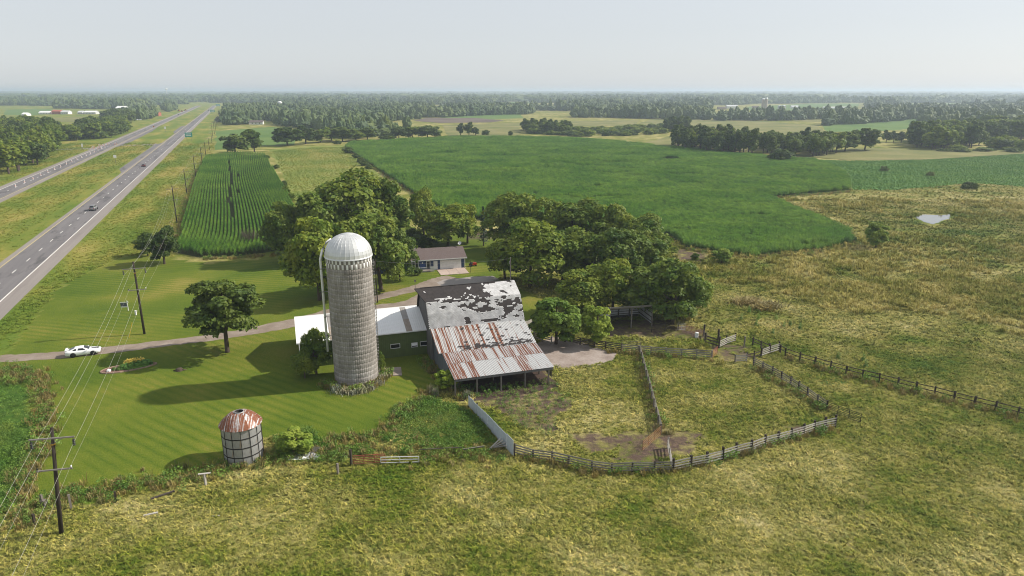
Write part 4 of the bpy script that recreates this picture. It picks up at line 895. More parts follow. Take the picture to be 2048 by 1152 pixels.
# lean-to roofs: single metal sheets
def corr(name, w, L, mat, ribs=3, h=.035):
    m = MB(); n = ribs*4; xs = [w*i/n for i in range(n+1)]; zs = [0 if i % 4 in (0, 1) else h for i in range(n+1)]
    m.add([(x, 0, z) for x, z in zip(xs, zs)] + [(x, L, z) for x, z in zip(xs, zs)], [(i, i+1, n+2+i, n+1+i) for i in range(n)]); return m.mesh(name, mat)
def roofrow(ya, za, yb, zb, n, xs0, xs1, pick, nm='roof_sheet', lift=.0, ribs=3):
    L = math.hypot(yb-ya, zb-za); an = math.atan2(zb-za, yb-ya); w = (xs1-xs0)/n; cache = {}
    for k in range(n):
        mt = pick(k)
        if mt not in cache: cache[mt] = corr(nm, w*1.02, L, M[mt], ribs)
        link(nm, cache[mt], barn, (xs0 + k*w, ya, za + lift + .006*(k % 2)), (an, random.uniform(-.004, .004), random.uniform(-.003, .003)))
random.seed(3)
roofrow(-5.7, 3.62, .02, 5.46, 22, -.2, BL+.15, lambda k: 'rusty' if (k < 15 and random.random() < .8) else 'halfrust', lift=.05)
LOW = lambda t: (-13.25 + 7.65*t, 2.66 + .93*t)
(ya, za), (yb, zb), (yc, zc) = LOW(0), LOW(.56), LOW(1)
roofrow(yb, zb, yc, zc, 24, .35, BL+.1, lambda k: 'halfrust' if k in (6, 10, 11, 13, 17) else 'ribrust', lift=.07, ribs=3)
roofrow(ya, za, yb + .15, zb + .02, 24, .35, BL+.1, lambda k: 'ribrust' if (k < 6 or k in (16, 17, 18)) and k != 3 else 'halfrust', lift=.04, ribs=3)
m = MB()                                     # purlins and rafters under the low roof, beam over the opening
m.box(.4, BL, -13.2, -13.05, 2.34, 2.62); m.build('front_beam', M['oldwood'], barn)
m = MB()
for x in np.arange(.4, BL, 1.2): m.slab((x, -13.1, 2.62), (x+.1, -13.1, 2.62), (x+.1, -5.6, 3.52), (x, -5.6, 3.52), .16)
m.build('rafters', M['oldwood'], barn)
for x in (.5, 3.55, 7.0, 10.5, 14.0): MB().box(x-.09, x+.09, -13.0, -12.82, -.3, 2.45).build('post', M['greypost'], barn)
for x in (.5, 7.0, 14.0): MB().box(x-.09, x+.09, -9.2, -9.02, -.3, 3.1).build('post', M['greypost'], barn)
m = MB()                                     # boarded left wall of the lean-tos
lt = lambda y: np.interp(y, [-13.2, -5.6, 0], [2.62, 3.5, 5.4])
for y in np.arange(-9.6, -.05, .3):
    a, b = y+.012, y+.288; d = .02*random.random(); m.add([(.3-d, a, -.1), (.3-d, b, -.1), (.3-d, b, lt(b)-.05), (.3-d, a, lt(a)-.05), (.4, a, -.1), (.4, b, -.1), (.4, b, lt(b)-.05), (.4, a, lt(a)-.05)], [(0, 3, 2, 1), (4, 5, 6, 7), (0, 4, 7, 3), (1, 2, 6, 5), (2, 3, 7, 6)])
m.build('board_siding', M['bluewood'], barn)['kind'] = 'stuff'
m = MB()
for y in np.arange(-12.9, -.05, .3):
    a, b = y+.012, y+.288; lo = -.1 if y > -8 else 1.0 - .12*(y+8)*0; m.add([(BL-.1, a, lo), (BL-.1, b, lo), (BL-.1, b, lt(b)-.05), (BL-.1, a, lt(a)-.05)], [(0, 1, 2, 3)])
m.build('board_siding', M['oldwood'], barn)['kind'] = 'stuff'
MB().box(.4, BL-.1, -5.75, -5.65, -.1, 3.4).build('back_boards', M['oldwood'], barn)
m = MB(); r = np.random.default_rng(8)       # torn felt lying on the lean-to
for k in range(170):
    x = 3 + 11.5*r.random()**.8; t = abs(r.normal())*.10 if r.random() < .7 else r.random()*.95; y, z = -5.6 + 5.6*t, 3.66 + 1.8*t; a = r.uniform(0, 3.14); w_ = r.uniform(.05, .2)
    m.add([(x+math.cos(a+q)*w_*2, y+math.sin(a+q)*w_, z+.125+.32*math.sin(a+q)*w_) for q in (0, 1.5, 3.1, 4.6)], [(0, 1, 2, 3)])
m.build('fallen_felt', M['underlay'], barn)['kind'] = 'stuff'
MB().tube([(-1.3, 5.25, 10.5), (-1.3, 5.25, 12.0)], .035, 5).box(-1.42, -1.18, 5.22, 5.28, 11.6, 11.95).build('weather_vane', M['steel'], barn)
MB().box(-.6, BL+.1, 5.15, 5.35, 10.52, 10.6).build('ridge_cap', M['underlay'], barn)
mm = MB(); gv, gf = [], []
tag(sheet('barn_floor', [(OB.x + x*math.cos(BA) - y*math.sin(BA), OB.y + x*math.sin(BA) + y*math.cos(BA)) for x, y in [(.2, -14.4), (4, -15.0), (9, -14.9), (15.2, -14.0), (15, -9), (14.4, -5.8), (.4, -5.8)]], .036, M['soildark'], .5, 1.0, world=True), None, None, None, 'structure')

# --- the low dairy shed with white roof
OS, SA_ = Vector((-31.7, 95.1, 0)), R(18.4)
shed = empty('dairy_shed', OS, SA_, 'long low green-sided shed with bright white roof behind the silo', 'shed')
SLn, SD, SE, SRd = 19.9, 12.4, 4.15, 6.0
def ribwall(name, x0, x1, y, z0, z1, mat, parent, d=-1, step=.3, skip=()):
    m = MB()
    for x in np.arange(x0, x1 - .01, step):
        xb = min(x + step, x1); a = xb - .06
        m.add([(x, y, z0), (a, y, z0), (a, y, z1), (x, y, z1)], [(0, 1, 2, 3)]); m.add([(a, y, z0), (a+.01, y+d*.03, z0), (xb-.01, y+d*.03, z0), (xb, y, z0), (a, y, z1), (a+.01, y+d*.03, z1), (xb-.01, y+d*.03, z1), (xb, y, z1)], [(0, 1, 5, 4), (1, 2, 6, 5), (2, 3, 7, 6)])
    return m.build(name, mat, parent)
ribwall('front_wall', 0, SLn, 0, -.1, SE - .05, M['greensiding'], shed); MB().box(.02, SLn, .06, .2, -.1, SE-.1).build('wall_core', M['darkgreen'], shed)
MB().box(.02, SLn, SD-.2, SD, -.1, SE-.1).build('rear_wall', M['greensiding'], shed)
m = MB(); m.add([(0, .03, -.1), (0, SD, -.1), (0, SD, SE-.1), (0, SD/2, SRd-.1), (0, .03, SE-.1), (.15, .03, -.1), (.15, SD, -.1), (.15, SD, SE-.1), (.15, SD/2, SRd-.1), (.15, .03, SE-.1)], [(4, 3, 2, 1, 0), (5, 6, 7, 8, 9), (0, 5, 9, 4), (2, 7, 6, 1)])
m.build('gable_wall', M['darkgreen'], shed)
for i in range(6): MB().box(-.12, -.02, 6.6, 7.6, 3.2+.16*i, 3.3+.16*i).build('louvre', M['white'], shed)
Lr = math.hypot(SD/2+.35, SRd-SE+.1); an = math.atan2(SRd-SE+.1, SD/2+.35); nsh = 21; w = (SLn+.3)/nsh
def shsheet(m_, L): return corr('roof_sheet', w*1.005, L, m_, 3, .018)
wf, wg, wb = shsheet(M['whiteroof'], Lr), shsheet(M['skygrey'], Lr*.5), shsheet(M['skylight'], Lr*.5)
for k in range(nsh):
    x = -.3 + k*w
    if k in (5, 17):
        link('skylight', wb, shed, (x, -.35, SE-.02), (an, 0, 0)); link('skylight', wg, shed, (x, -.35 + math.cos(an)*Lr*.5, SE-.02 + math.sin(an)*Lr*.5), (an, 0, 0))
    else: link('roof_sheet', wf, shed, (x, -.35, SE-.02), (an, 0, 0))
m = MB(); m.slab((-.3, SD/2, SRd+.07), (SLn, SD/2, SRd+.07), (SLn, SD+.35, SE+.0), (-.3, SD+.35, SE+.0), .05); m.build('rear_roof', M['whiteroof'], shed)
MB().box(-.32, SLn, -.40, -.34, SE-.16, SE+.0).build('gutter', M['white'], shed)
MB().tube([(.05, -.4, SE-.1), (.05, -.32, SE-.5), (.05, -.2, .3), (.05, -.6, .1)], .07, 6).build('downspout', M['white'], shed)
for x, wd, zc, fr in ((14.25, 1.35, 1.85, 'glass'), (17.25, .85, 1.7, 'white'), (18.85, 1.3, 1.75, 'glass')):
    wn_ = MB().box(x-wd/2, x+wd/2, -.06, -.03, zc-.3, zc+.3).build('window', M['glass'], shed); f = MB()
    for b in ((x-wd/2-.07, x+wd/2+.07, zc+.3, zc+.38), (x-wd/2-.07, x+wd/2+.07, zc-.38, zc-.3), (x-wd/2-.07, x-wd/2, zc-.3, zc+.3), (x+wd/2, x+wd/2+.07, zc-.3, zc+.3)): f.box(b[0], b[1], -.09, -.02, b[2], b[3])
    f.build('frame', M['white'], wn_)
    if fr == 'white': MB().slab((x-wd/2, -.35, zc-.02), (x+wd/2, -.35, zc-.02), (x+wd/2, -.08, zc+.3), (x-wd/2, -.08, zc+.3), .03).build('hopper_sash', M['white'], wn_)

# --- the blue house
HR, HA = P(928.8, 535.5), R(16)
house = empty('ranch_house', HR, HA, 'blue single-storey house with brown shingle roof and attached garage', 'house')
HL, HD = 23.0, 8.2; zr = min(4.6, max(3.7, float(zat(HR + Vector((-math.sin(HA), math.cos(HA), 0)) * HD/2, 492))))
print('house ridge', zr)
MB().box(-HL, 0, 0, .15, -.1, 2.55).build('front_wall', M['blue'], house); MB().box(-HL, 0, HD-.15, HD, -.1, 2.55).build('rear_wall', M['blue'], house)
for x in (-.15, -HL): MB().add([(x, .15, -.1), (x, HD-.15, -.1), (x, HD-.15, 2.5), (x, HD/2, zr-.1), (x, .15, 2.5), (x+.15, .15, -.1), (x+.15, HD-.15, -.1), (x+.15, HD-.15, 2.5), (x+.15, HD/2, zr-.1), (x+.15, .15, 2.5)], [(4, 3, 2, 1, 0), (5, 6, 7, 8, 9), (0, 5, 9, 4), (2, 7, 6, 1), (3, 8, 7, 2), (4, 9, 8, 3)]).build('gable_wall', M['blue'], house)
m = MB(); ev = 2.62
for xa, xb, dz in ((-9.6, .55, 0), (-HL-.4, -9.6, .22)):
    m.slab((xa, -.65, ev+dz*.4), (xb, -.65, ev+dz*.4), (xb, HD/2, zr+dz), (xa, HD/2, zr+dz), .1); m.slab((xa, HD/2, zr+dz), (xb, HD/2, zr+dz), (xb, HD+.6, ev), (xa, HD+.6, ev), .1)
roof = m.build('roof', M['brownroof'], house)
MB().box(-HL-.4, .56, -.70, -.66, 2.44, 2.66).build('fascia', M['white'], roof); MB().box(-11.4, -10.7, HD/2-.3, HD/2+.3, zr-.2, zr+.8).build('chimney', M['white'], roof)
e_ = MB().lathe([(.01, -.08), (.3, .0), (.42, .14)], 16).build('satellite_dish', M['white'], roof, True, (-.2, HD/2-.2, zr+.75), (R(55), 0, R(-20))); MB().tube([(-.2, HD/2, zr-.1), (-.2, HD/2-.05, zr+.7)], .03, 5).build('dish_mast', M['steel'], roof)
gd = MB().box(-5.75, -.75, -.05, .02, 0, 2.2).build('garage_door', M['white'], house)
for j in range(4): MB().box(-5.7, -.8, -.085, -.05, .04+.545*j, .54+.545*j).build('door_panel', M['white'], gd)
sd_ = MB().box(-7.3, -6.35, -.06, .02, 0, 2.1).build('side_door', M['white'], house); MB().box(-6.5, -6.44, -.12, -.06, 1, 1.06).build('handle', M['steel'], sd_)
def hwin(x0, x1, z0, z1, n):
    g = MB().box(x0, x1, -.05, .02, z0, z1).build('window', M['glass'], house); f = MB()
    for k in range(n+1): x = x0 + (x1-x0)*k/n; f.box(x-.07, x+.07, -.10, .02, z0-.1, z1+.1)
    f.box(x0, x1, -.09, .02, z0-.1, z0); f.box(x0, x1, -.09, .02, z1, z1+.1); f.build('frame', M['white'], g)
hwin(-8.9, -8.1, .6, 2.15, 1); hwin(-13.0, -10.85, .75, 2.15, 3); hwin(-17.5, -15.5, 1.0, 2.1, 2)
MB().box(-10.4, -9.3, -.04, .02, .3, 2.3).build('front_door', plain('blue_door', (.05, .10, .28), None, 2, .5), house)
MB().tube([(-9.85, -.06, 1.85), (-9.85, -.12, 1.85)], .16, 10).build('door_wreath', M['white'], house)
st_ = MB().box(-10.7, -8.2, -1.6, -.1, -.1, .35); st_.box(-8.2, -7.6, -1.4, -.3, -.1, .17); po = st_.build('porch', M['conc'], house)
for (xa, ya, xb, yb) in ((-10.7, -1.6, -10.7, -.1), (-10.7, -1.6, -9.3, -1.6), (-8.3, -1.6, -7.5, -1.9), (-8.2, -.2, -7.4, -1.2)):
    rl = MB(); n = 6
    for k in range(n+1): x, y = xa+(xb-xa)*k/n, ya+(yb-ya)*k/n; rl.box(x-.03, x+.03, y-.03, y+.03, .1, 1.1)
    rl.slab((xa, ya-.04, 1.14), (xb, yb-.04, 1.14), (xb, yb+.04, 1.14), (xa, ya+.04, 1.14), .06); rl.build('railing', M['white'], po)
for x in (.12,): MB().tube([(x, -.3, 2.5), (x, -.05, 2.2), (x, -.05, .2), (x+.1, -.6, .1)], .05, 6).build('downspout', M['white'], house)
dw = empty('driveway_slab', HR, HA); dw['kind'] = 'structure'
M['pinkconc'] = plain('pink_concrete', (.46, .36, .30), (.40, .32, .275), 2.5, .9, vary=.1)
for i in range(3):
    for j in range(2): MB().box(-6.6+2.2*i+.02, -4.4+2.2*i-.02, -5.4+2.7*j+.02, -2.7+2.7*j-.02, -.1, .09).build('slab_panel', M['pinkconc'], dw)
M['greygrav'] = plain('grey_gravel', (.24, .215, .20), (.33, .30, .28), 6, .95, vary=0, world=True)
sheet('parking_gravel', [(872,566),(886,560),(942,553),(985,552),(1000,560),(930,572),(880,572)], .026, M['greygrav'], .5, 1.5)

# --- open-fronted cattle shed
OL, LA = Vector((17.0, 112.4, 0)), R(13)
lsh = empty('cattle_shed', OL, LA, 'open-fronted pole shed with pale sheet walls beside the grove', 'shed')
LWd, LD, LF, LBk = 7.9, 5.8, 4.0, 1.9
m = MB(); m.slab((-.3, -.5, LF+.12), (LWd+.3, -.5, LF+.12), (LWd+.3, LD+.3, LBk+.1), (-.3, LD+.3, LBk+.1), .06); m.build('roof', M['greyboard'], lsh)
M['palesheet'] = plain('pale_wall_sheet', (.60, .61, .62), (.50, .51, .52), 2, .6, vary=.12)
for k in range(8): MB().box(k*.985+.01, k*.985+.975, LD-.03, LD, .5, LBk).build('wall_sheet', M['palesheet'], lsh)
for k in range(6):
    for x in (0, LWd): MB().box(x-.015, x+.015, k*.96+.01, k*.96+.95, .5, np.interp(k+.5, [0, 6], [LF, LBk])-.05).build('wall_sheet', M['palesheet'], lsh)
for z in (.75, 1.2, 1.65): MB().box(0, LWd, LD-.12, -.04+LD, z-.05, z+.05).build('girt', M['darkpost'], lsh)
for z in (.9, 1.7, 2.5, 3.2): MB().box(LWd-.12, LWd-.03, .05, np.interp(z, [1.8, 4], [LD, .1]), z-.05, z+.05).build('girt', M['darkpost'], lsh)
for x in (1.6, 3.9, 6.0): MB().box(x-.1, x+.1, LD-.2, LD-.05, -.2, LBk).build('post', M['darkpost'], lsh)
for x, y in ((0, 0), (4.0, -.05), (LWd, 0)): MB().box(x-.09, x+.09, y-.09, y+.09, -.3, LF).build('post', M['greypost'], lsh)
MB().box(-.1, LWd+.1, -.16, -.06, LF-.32, LF-.02).build('header_beam', M['greyboard'], lsh)
MB().box(0, LWd, LD+.0, LD+.05, -.1, .5).build('skirt_board', M['darkpost'], lsh)
# ------------------------------------------------------------------ fences, gates and yard things
BOX = MB().box(-.5, .5, -.5, .5, 0, 1)
def unit(mat): return BOX.mesh('board', mat)
UB = {k: unit(M[k]) for k in ('whitewood', 'greyboard', 'darkpost', 'greypost', 'darkrail', 'oldwood')}
fr = random.Random(12)
def post(par, p, h, mat, w=.16, nm='post'):
    return link(nm, UB[mat], par, (p.x, p.y, -.25), (fr.uniform(-.03, .03), fr.uniform(-.03, .03), fr.uniform(0, 3)), (w, w, h + .25))
def board(par, a, b, za, zb, mat, w=.15, t=.035, off=.09, nm='board'):
    d = b - a; L = math.hypot(d.x, d.y); n = Vector((d.y, -d.x, 0)).normalized() * off
    sl = math.atan2(zb - za, L)
    o = link(nm, UB[mat], par, ((a.x+b.x)/2 + n.x, (a.y+b.y)/2 + n.y, (za+zb)/2 - w/2), (0, -sl, math.atan2(d.y, d.x)), (math.hypot(L, zb-za) + .06, t, w)); return o
def fence(name, px, label, boards, pm='darkpost', bm_='greyboard', ph=1.35, pw=.17, per=None, side=1, miss=0.0, world=False, bw=.15, group=None):
    """px: photo pixels of the post feet (or corner points with a spacing per)"""
    pts = px if world else [P(*q) for q in px]
    if per:
        out = []
        for a, b in zip(pts, pts[1:]):
            n = max(1, round((b-a).length / per)); out += [a.lerp(b, k/n) for k in range(n)]
        pts = out + [pts[-1]]
    o = pts[0].copy(); f = empty(name, o, 0, label, 'fence', group); L = [p - o for p in pts]
    for p in L: post(f, p, ph * fr.uniform(.94, 1.06), pm, pw)
    for a, b in zip(L, L[1:]):
        for z in boards:
            if fr.random() < miss: continue
            board(f, a, b, z + fr.uniform(-.04, .04), z + fr.uniform(-.04, .04), bm_, bw * fr.uniform(.85, 1.1), off=.1 * side)
    return f
B4 = (.35, .66, .97, 1.26)
fence('board_fence', [(1029,908),(1066,919),(1104,924),(1137,931),(1183,942),(1222.5,947),(1264,945),(1307.6,945),(1346,943)], 'weathered grey board fence curving from the white panels to the paddock corner', B4)
fence('board_fence', [(1346,943),(1381,935),(1413,929),(1444.5,920),(1471.6,911),(1501,904),(1529,893),(1555,886.5),(1581.5,879),(1607,871),(1627,864),(1649,858.5),(1669.7,854)], 'pale board fence with dark posts along the near side of the right paddock', B4, bm_='whitewood', ph=1.6, pw=.24)
fence('board_fence', [(1507,731),(1525,741),(1544,751),(1563,761),(1580,771),(1597,782),(1615,794),(1634,808),(1653,821)], 'grey board fence slanting down to the paddock corner with iron gate', B4, ph=1.45, pw=.2)
fence('dividing_fence', [(1279,708),(1321,868)], 'weathered board fence dividing the two grassy paddocks', B4, pm='greypost', bm_='greyboard', per=2.45, side=-1)
fence('board_fence', [(1243,703),(1276,706),(1301.5,708.5),(1332,711),(1362,713),(1393,715),(1423,717)], 'pale grey board fence behind the right paddock, before the cattle shed', B4, pm='greypost', bm_='greyboard')
fence('board_fence', [(1130,684),(1160,690),(1188,695),(1211,698),(1243,703)], 'board fence coloured dark as in shade under the two bright trees', B4, pm='darkpost', bm_='darkrail')  # tree shade put into the dark post and board colours
fence('board_fence', [(1068,677),(1085,684),(1103,689)], 'short pale curved board fence beside the barn lean-to', (.4, .8, 1.15), pm='greypost', bm_='whitewood', bw=.2)
fence('rail_fence', [(1560,706),(1570,712),(1599,722.5),(1629,731),(1660,740),(1692,749),(1724.5,757),(1758,765),(1795,774.5),(1831,783.5),(1868,792),(1907,802),(1948,812),(1990,822.5),(2035,834),(2082,846)], 'long dark post and rail fence bounding the eastern pasture', (.75, 1.3), pm='darkpost', bm_='darkrail', ph=1.45, pw=.2, bw=.11)
fence('holding_pen_fence', [(1407,672),(1410,687),(1438,696),(1436,680)], 'dark wooden holding pen of heavy posts beside the orange gate', (.4, .9, 1.4), bm_='darkrail', ph=2.0, pw=.22, bw=.2)
fence('pen_rail_fence', [(1438,696),(1452,689),(1470,683)], 'short pale board run leading off the dark holding pen', (.3, .6, .9, 1.2), pm='darkpost', bm_='whitewood', ph=1.5)
fence('pen_rail_fence', [(1470,725),(1492.5,724)], 'short square hurdle of pale boards standing in the bare dirt', (.3, .6, .9, 1.15), pm='greypost', bm_='whitewood')
fence('pen_rail_fence', [(1492.5,720),(1508,718),(1522,713)], 'thin dark rails joining the hurdle to the slanting fence', (.5, 1.0), bm_='darkrail', ph=1.3)
fence('pen_rail_fence', [(1522,714),(1538,708),(1557,702)], 'pale four-board run at the head of the long rail fence', B4, bm_='whitewood', ph=1.6, pw=.22)
fence('pen_rail_fence', [(1505,690),(1522,697),(1538,704)], 'dark rails behind the pale four-board run', (.7, 1.2), bm_='darkrail', ph=1.4)
fence('pen_rail_fence', [(1336,896),(1340,916),(1345,940)], 'short board stub jutting from the paddock corner post', B4, pm='greypost', bm_='whitewood')
fence('wire_fence', [(1303,664),(1330,662),(1356,661)], 'thin shaded rails between the cattle shed and the pale gate', (.5, .9, 1.2), pm='darkpost', bm_='darkrail', ph=1.3, pw=.1, bw=.05)
p = P(1487.6, 695); e = empty('gate_post', p, 0, 'single bare wooden post standing by the dirt gateway', 'post'); post(e, Vector((0, 0, 0)), 1.9, 'greypost', .2)
# metal gates of tubes
def gate(name, a, b, h, mat, label, n=6, braces=2, z0=.2, tr=.026):
    a, b = P(*a), P(*b); d = b - a; L = d.length; g = empty(name, a, math.atan2(d.y, d.x), label, 'gate')
    for k in range(n): MB().tube([(0, 0, z0 + (h-z0)*k/(n-1)), (L, 0, z0 + (h-z0)*k/(n-1))], tr, 6).build('rail', mat, g)
    for k in range(braces + 2): x = L*k/(braces+1); MB().tube([(x, -.04 if 0 < k <= braces else 0, z0), (x, -.04 if 0 < k <= braces else 0, h)], .035, 6).build('upright', mat, g)
    return g
M['orange'] = plain('orange_gate_paint', (.34, .17, .07), (.26, .13, .06), 3, .6); M['redpaint'] = plain('faded_red_paint', (.42, .10, .06), (.32, .11, .07), 4, .7); M['gatewhite'] = plain('white_gate_paint', (.74, .74, .74), (.6, .6, .6), 3, .5)
gate('tube_gate', (1321,872), (1285,903), 1.35, M['orange'], 'orange tube gate standing open at the foot of the dividing fence')
gate('tube_gate', (1653,822), (1720,847), 1.3, M['black'], 'black iron tube gate at the end of the slanting fence', 6, 2)
gate('tube_gate', (1371,662), (1405,673), 1.3, M['orange'], 'orange tube gate near the white barrel and holding pen')
gate('tube_gate', (1355,661), (1371,662), 1.4, M['gatewhite'], 'short pale gate beside the windbreak trees', 5, 1)
gate('tube_gate', (1424,717), (1434,708), 1.3, M['redpaint'], 'short red gate at the end of the pale grey fence', 5, 0)
gate('tube_gate', (1243,698), (1280,700), 1.4, M['steel'], 'grey tube gate leaning behind the pale grey fence', 5, 1)
gate('tube_gate', (707,931), (771,927), 1.2, M['redpaint'], 'rust-red tube gate in the weeds by the lower fence', 6, 2, .2, .04)
gate('tube_gate', (762,929), (838,927), .9, M['gatewhite'], 'white tube gate overlapping the rust-red one', 3, 1, .2, .045)
wa, wb_ = P(1047,670), P(1072,660); dd_ = wb_ - wa; yw = empty('yard_wall', wa, math.atan2(dd_.y, dd_.x), 'white board wall joining the barn to the bushy yard tree', 'wall')
for k in range(8): MB().box(dd_.length*k/8+.01, dd_.length*(k+1)/8-.01, -.03, .03, -.1, 2.3 + fr.uniform(-.05, .05)).build('board', M['whitewood'], yw)
for k in range(3): MB().box(dd_.length*k/2-.07, dd_.length*k/2+.07, .04, .18, -.2, 2.4).build('post', M['darkpost'], yw)
# white windbreak of upright sheets
a, b = P(937,812), P(1027,915); d = b - a; n = 15; wb = empty('panel_windbreak', a, math.atan2(d.y, d.x), 'row of pale upright metal sheets between weeds and paddock', 'windbreak')
M['wpanel'] = plain('pale_windbreak_sheet', (.52, .56, .60), (.42, .46, .50), 2, .55, vary=.1); L = d.length
for k in range(n):
    x0, x1 = L*k/n, L*(k+1)/n; h = np.interp(k, [0, n-1], [1.5, 2.1]) * fr.uniform(.97, 1.03)
    MB().box(x0+.015, x1-.015, -.02+.02*(k % 2), .01+.02*(k % 2), -.1, h).build('sheet', M['wpanel'], wb)
for k in range(0, n+1, 3): MB().box(L*k/n-.06, L*k/n+.06, .06, .18, -.2, 1.7).build('post', M['darkpost'], wb)
MB().box(0, L, .045, .075, .9, 1.02).build('rail', M['darkpost'], wb)
def plank(px0, px1, z0, z1, mat, label, w=.18, t=.05, nm='loose_plank', group=None):
    a, b = P(*px0), P(*px1); d = b - a; L = d.length; o = tag(MB().box(0, L, -w/2, w/2, 0, t).build(nm, M[mat], None, False, a + Vector((0, 0, z0)), (0, -math.atan2(z1-z0, L), math.atan2(d.y, d.x))), label, 'plank', group); return o
for k in range(4): plank((976+2*k,903-k), (1006+3*k,893+2*k), .1+.05*k, 1.35-.28*k, 'whitewood', 'pale plank leaning against the metal sheet windbreak', group='planks leaning on the windbreak')
plank((926,907), (969,902), .45, .55, 'greypost', 'long grey rail lying in the weeds before the windbreak', .16, .14); plank((840,912), (925,908), .8, .85, 'darkrail', 'low dark rail spanning the weeds beside the white gate', .1, .06)
plank((286,1033), (316,1027), .02, .05, 'whitewood', 'short pale plank lying in the near pasture', .22, .12); plank((424,1033), (440,1032), .02, .04, 'whitewood', 'tiny pale board flat in the pasture grass', .14, .05)
plank((302,1001), (350,986), .12, .2, 'darkrail', 'dark fallen rail along the weedy fence line', .18, .14)
# fence line posts at the lower left
for (x, y), h, m_, lb in (((676,948), 1.3, 'greypost', 'grey post in weeds left of the rust-red gate'), ((412,972), 1.5, 'whitewood', 'pale post with a board nailed flat across its top'), ((143,1018), 1.6, 'greypost', 'grey post right of the leaning power pole'), ((88,1016), 1.5, 'greypost', 'thick grey post at the lawn corner by the ditch'), ((70,1052), 1.3, 'darkpost', 'dark stub post at the bottom of the ditch'), ((703,930), 1.9, 'darkpost', 'dark post holding the rust-red gate'), ((232,1004), 1.2, 'darkpost', 'dark post among weeds midway along the fence line')):
    e = empty('fence_post', P(x, y), 0, lb, 'post'); post(e, Vector((0, 0, 0)), h, m_, .2)
    if 'nailed' in lb: link('cross_board', UB['whitewood'], e, (0, 0, 1.45), (0, .05, .3), (1.2, .25, .06))
    if 'corner' in lb: MB().box(-.2, .25, -.2, .2, .2, .9).build('weathered_box', M['greypost'], e)
# junk of sheets and timber
for (x, y), sz, an, ti, mt, lb in (((572,925), (2.6, 1.2), 10, .08, 'whiteroof', 'long pale metal sheet lying in the weeds by the crib'), ((592,922), (1.6, 1.4), 40, .12, 'galv', 'square grey sheet on top of the scrap by the crib'), ((612,917), (1.4, .8), -20, .3, 'palesheet', 'small tilted pale sheet at the end of the scrap')):
    m = corr('scrap', sz[0], sz[1], M[mt], 5); o = link('scrap_sheet', m, None, P(x, y) + Vector((0, 0, .25)), (ti, ti*.5, R(an))); tag(o, lb, 'scrap')
for k in range(5): plank((618+2*k,918-2*k), (632+3*k,905-k), .15, .9-.12*k, 'oldwood', 'thin grey stick in the scrap heap', .07, .06, 'scrap_stick', 'sticks in the scrap heap')
# barrel, stump
bm_ = MB().lathe([(.28, 0), (.3, .05), (.3, .3), (.285, .32), (.3, .34), (.3, .6), (.285, .62), (.3, .64), (.3, .85), (.27, .9), (.01, .9)], 16).build('plastic_barrel', M['white'], None, True, P(1393,675)); tag(bm_, 'white plastic barrel standing before the orange gate', 'barrel')
stp = MB(); stp.lathe([(.62, -.1), (.5, .12), (.42, .3), (.40, .34), (.01, .36)], 11).tube([(.3, 0, .1), (1.0, .2, .02)], .16, 6, .05).tube([(-.3, .1, .1), (-.9, -.1, .02)], .15, 6, .05).build('tree_stump', M['bark'], None, True, P(359,741)); tag(bpy.data.objects['tree_stump'], 'low brown tree stump in the lawn past the flower bed', 'stump')
# flower bed
bc = P(258,736); bed = empty('flower_bed', bc, R(27), 'oval mulched flower bed with stone edging on the lawn', 'flower bed')
M['mulch'] = plain('red_mulch', (.13, .065, .05), (.20, .12, .10), 7, .97, vary=0); M['edging'] = plain('tan_edging_stone', (.42, .30, .22), (.32, .23, .17), 5, .9)
m = MB(); n = 40; ov = [(3.6*math.cos(2*math.pi*k/n), 1.35*math.sin(2*math.pi*k/n)*(1 - .25*math.cos(2*math.pi*k/n))) for k in range(n)]
m.add([(x, y, .1) for x, y in ov] + [(x*1.03, y*1.03, -.05) for x, y in ov], [tuple(range(n))] + [(k, n+k, n+(k+1) % n, (k+1) % n) for k in range(n)]); m.build('mulch', M['mulch'], bed)
stn = MB().box(-.26, .26, -.08, .08, -.05, .17).mesh('edging_stone', M['edging'])
for k in range(n): x, y = ov[k]; x2, y2 = ov[(k+1) % n]; link('edging_stone', stn, bed, ((x+x2)/2*1.02, (y+y2)/2*1.02, 0), (0, 0, math.atan2(y2-y, x2-x)))
M['hosta'] = leafmat('hosta_leaves', (.06, .15, .025), (.13, .25, .05)); M['yellow'] = leafmat('yellow_flowers', (.50, .34, .03), (.68, .50, .08), (.7, .55, .12), .1)
def plantlet(mat, seed, r_, h, n, leaf):
    r = np.random.default_rng(seed); q = r.normal(size=(n, 3)); q /= np.linalg.norm(q, axis=1)[:, None]; q[:, 2] = np.abs(q[:, 2]); c = q*np.array([r_, r_, h])*(r.random(n)**.3)[:, None]
    V, Q = quads(c, (lambda z: z/np.linalg.norm(z, axis=1)[:, None])(q + r.normal(size=q.shape)*.4 + np.array([0, 0, .4])), leaf, r, .6); return settint(npmesh('plant', V, Q, M[mat]), r.random(n))
PM = {'hosta': plantlet('hosta', 1, .6, .6, 260, .12), 'yellow': plantlet('yellow', 2, .5, .85, 260, .09), 'shrub': plantlet('weed', 3, .6, .7, 300, .1)}
def tp(x, y): return bc + Matrix.Rotation(R(27), 3, 'Z') @ Vector((x, y, .1))
for i, (x, y) in enumerate([(-.1, .75), (.5, .85), (1.1, .8), (1.7, .75), (.2, .35)]): o = link('lily_plant', PM['yellow'], None, tp(x, y), (0, 0, i), (1.5, 1.3, 1.4)); tag(o, 'yellow-flowering plant in the row along the back of the flower bed', 'flower', 'yellow flowers in the bed')
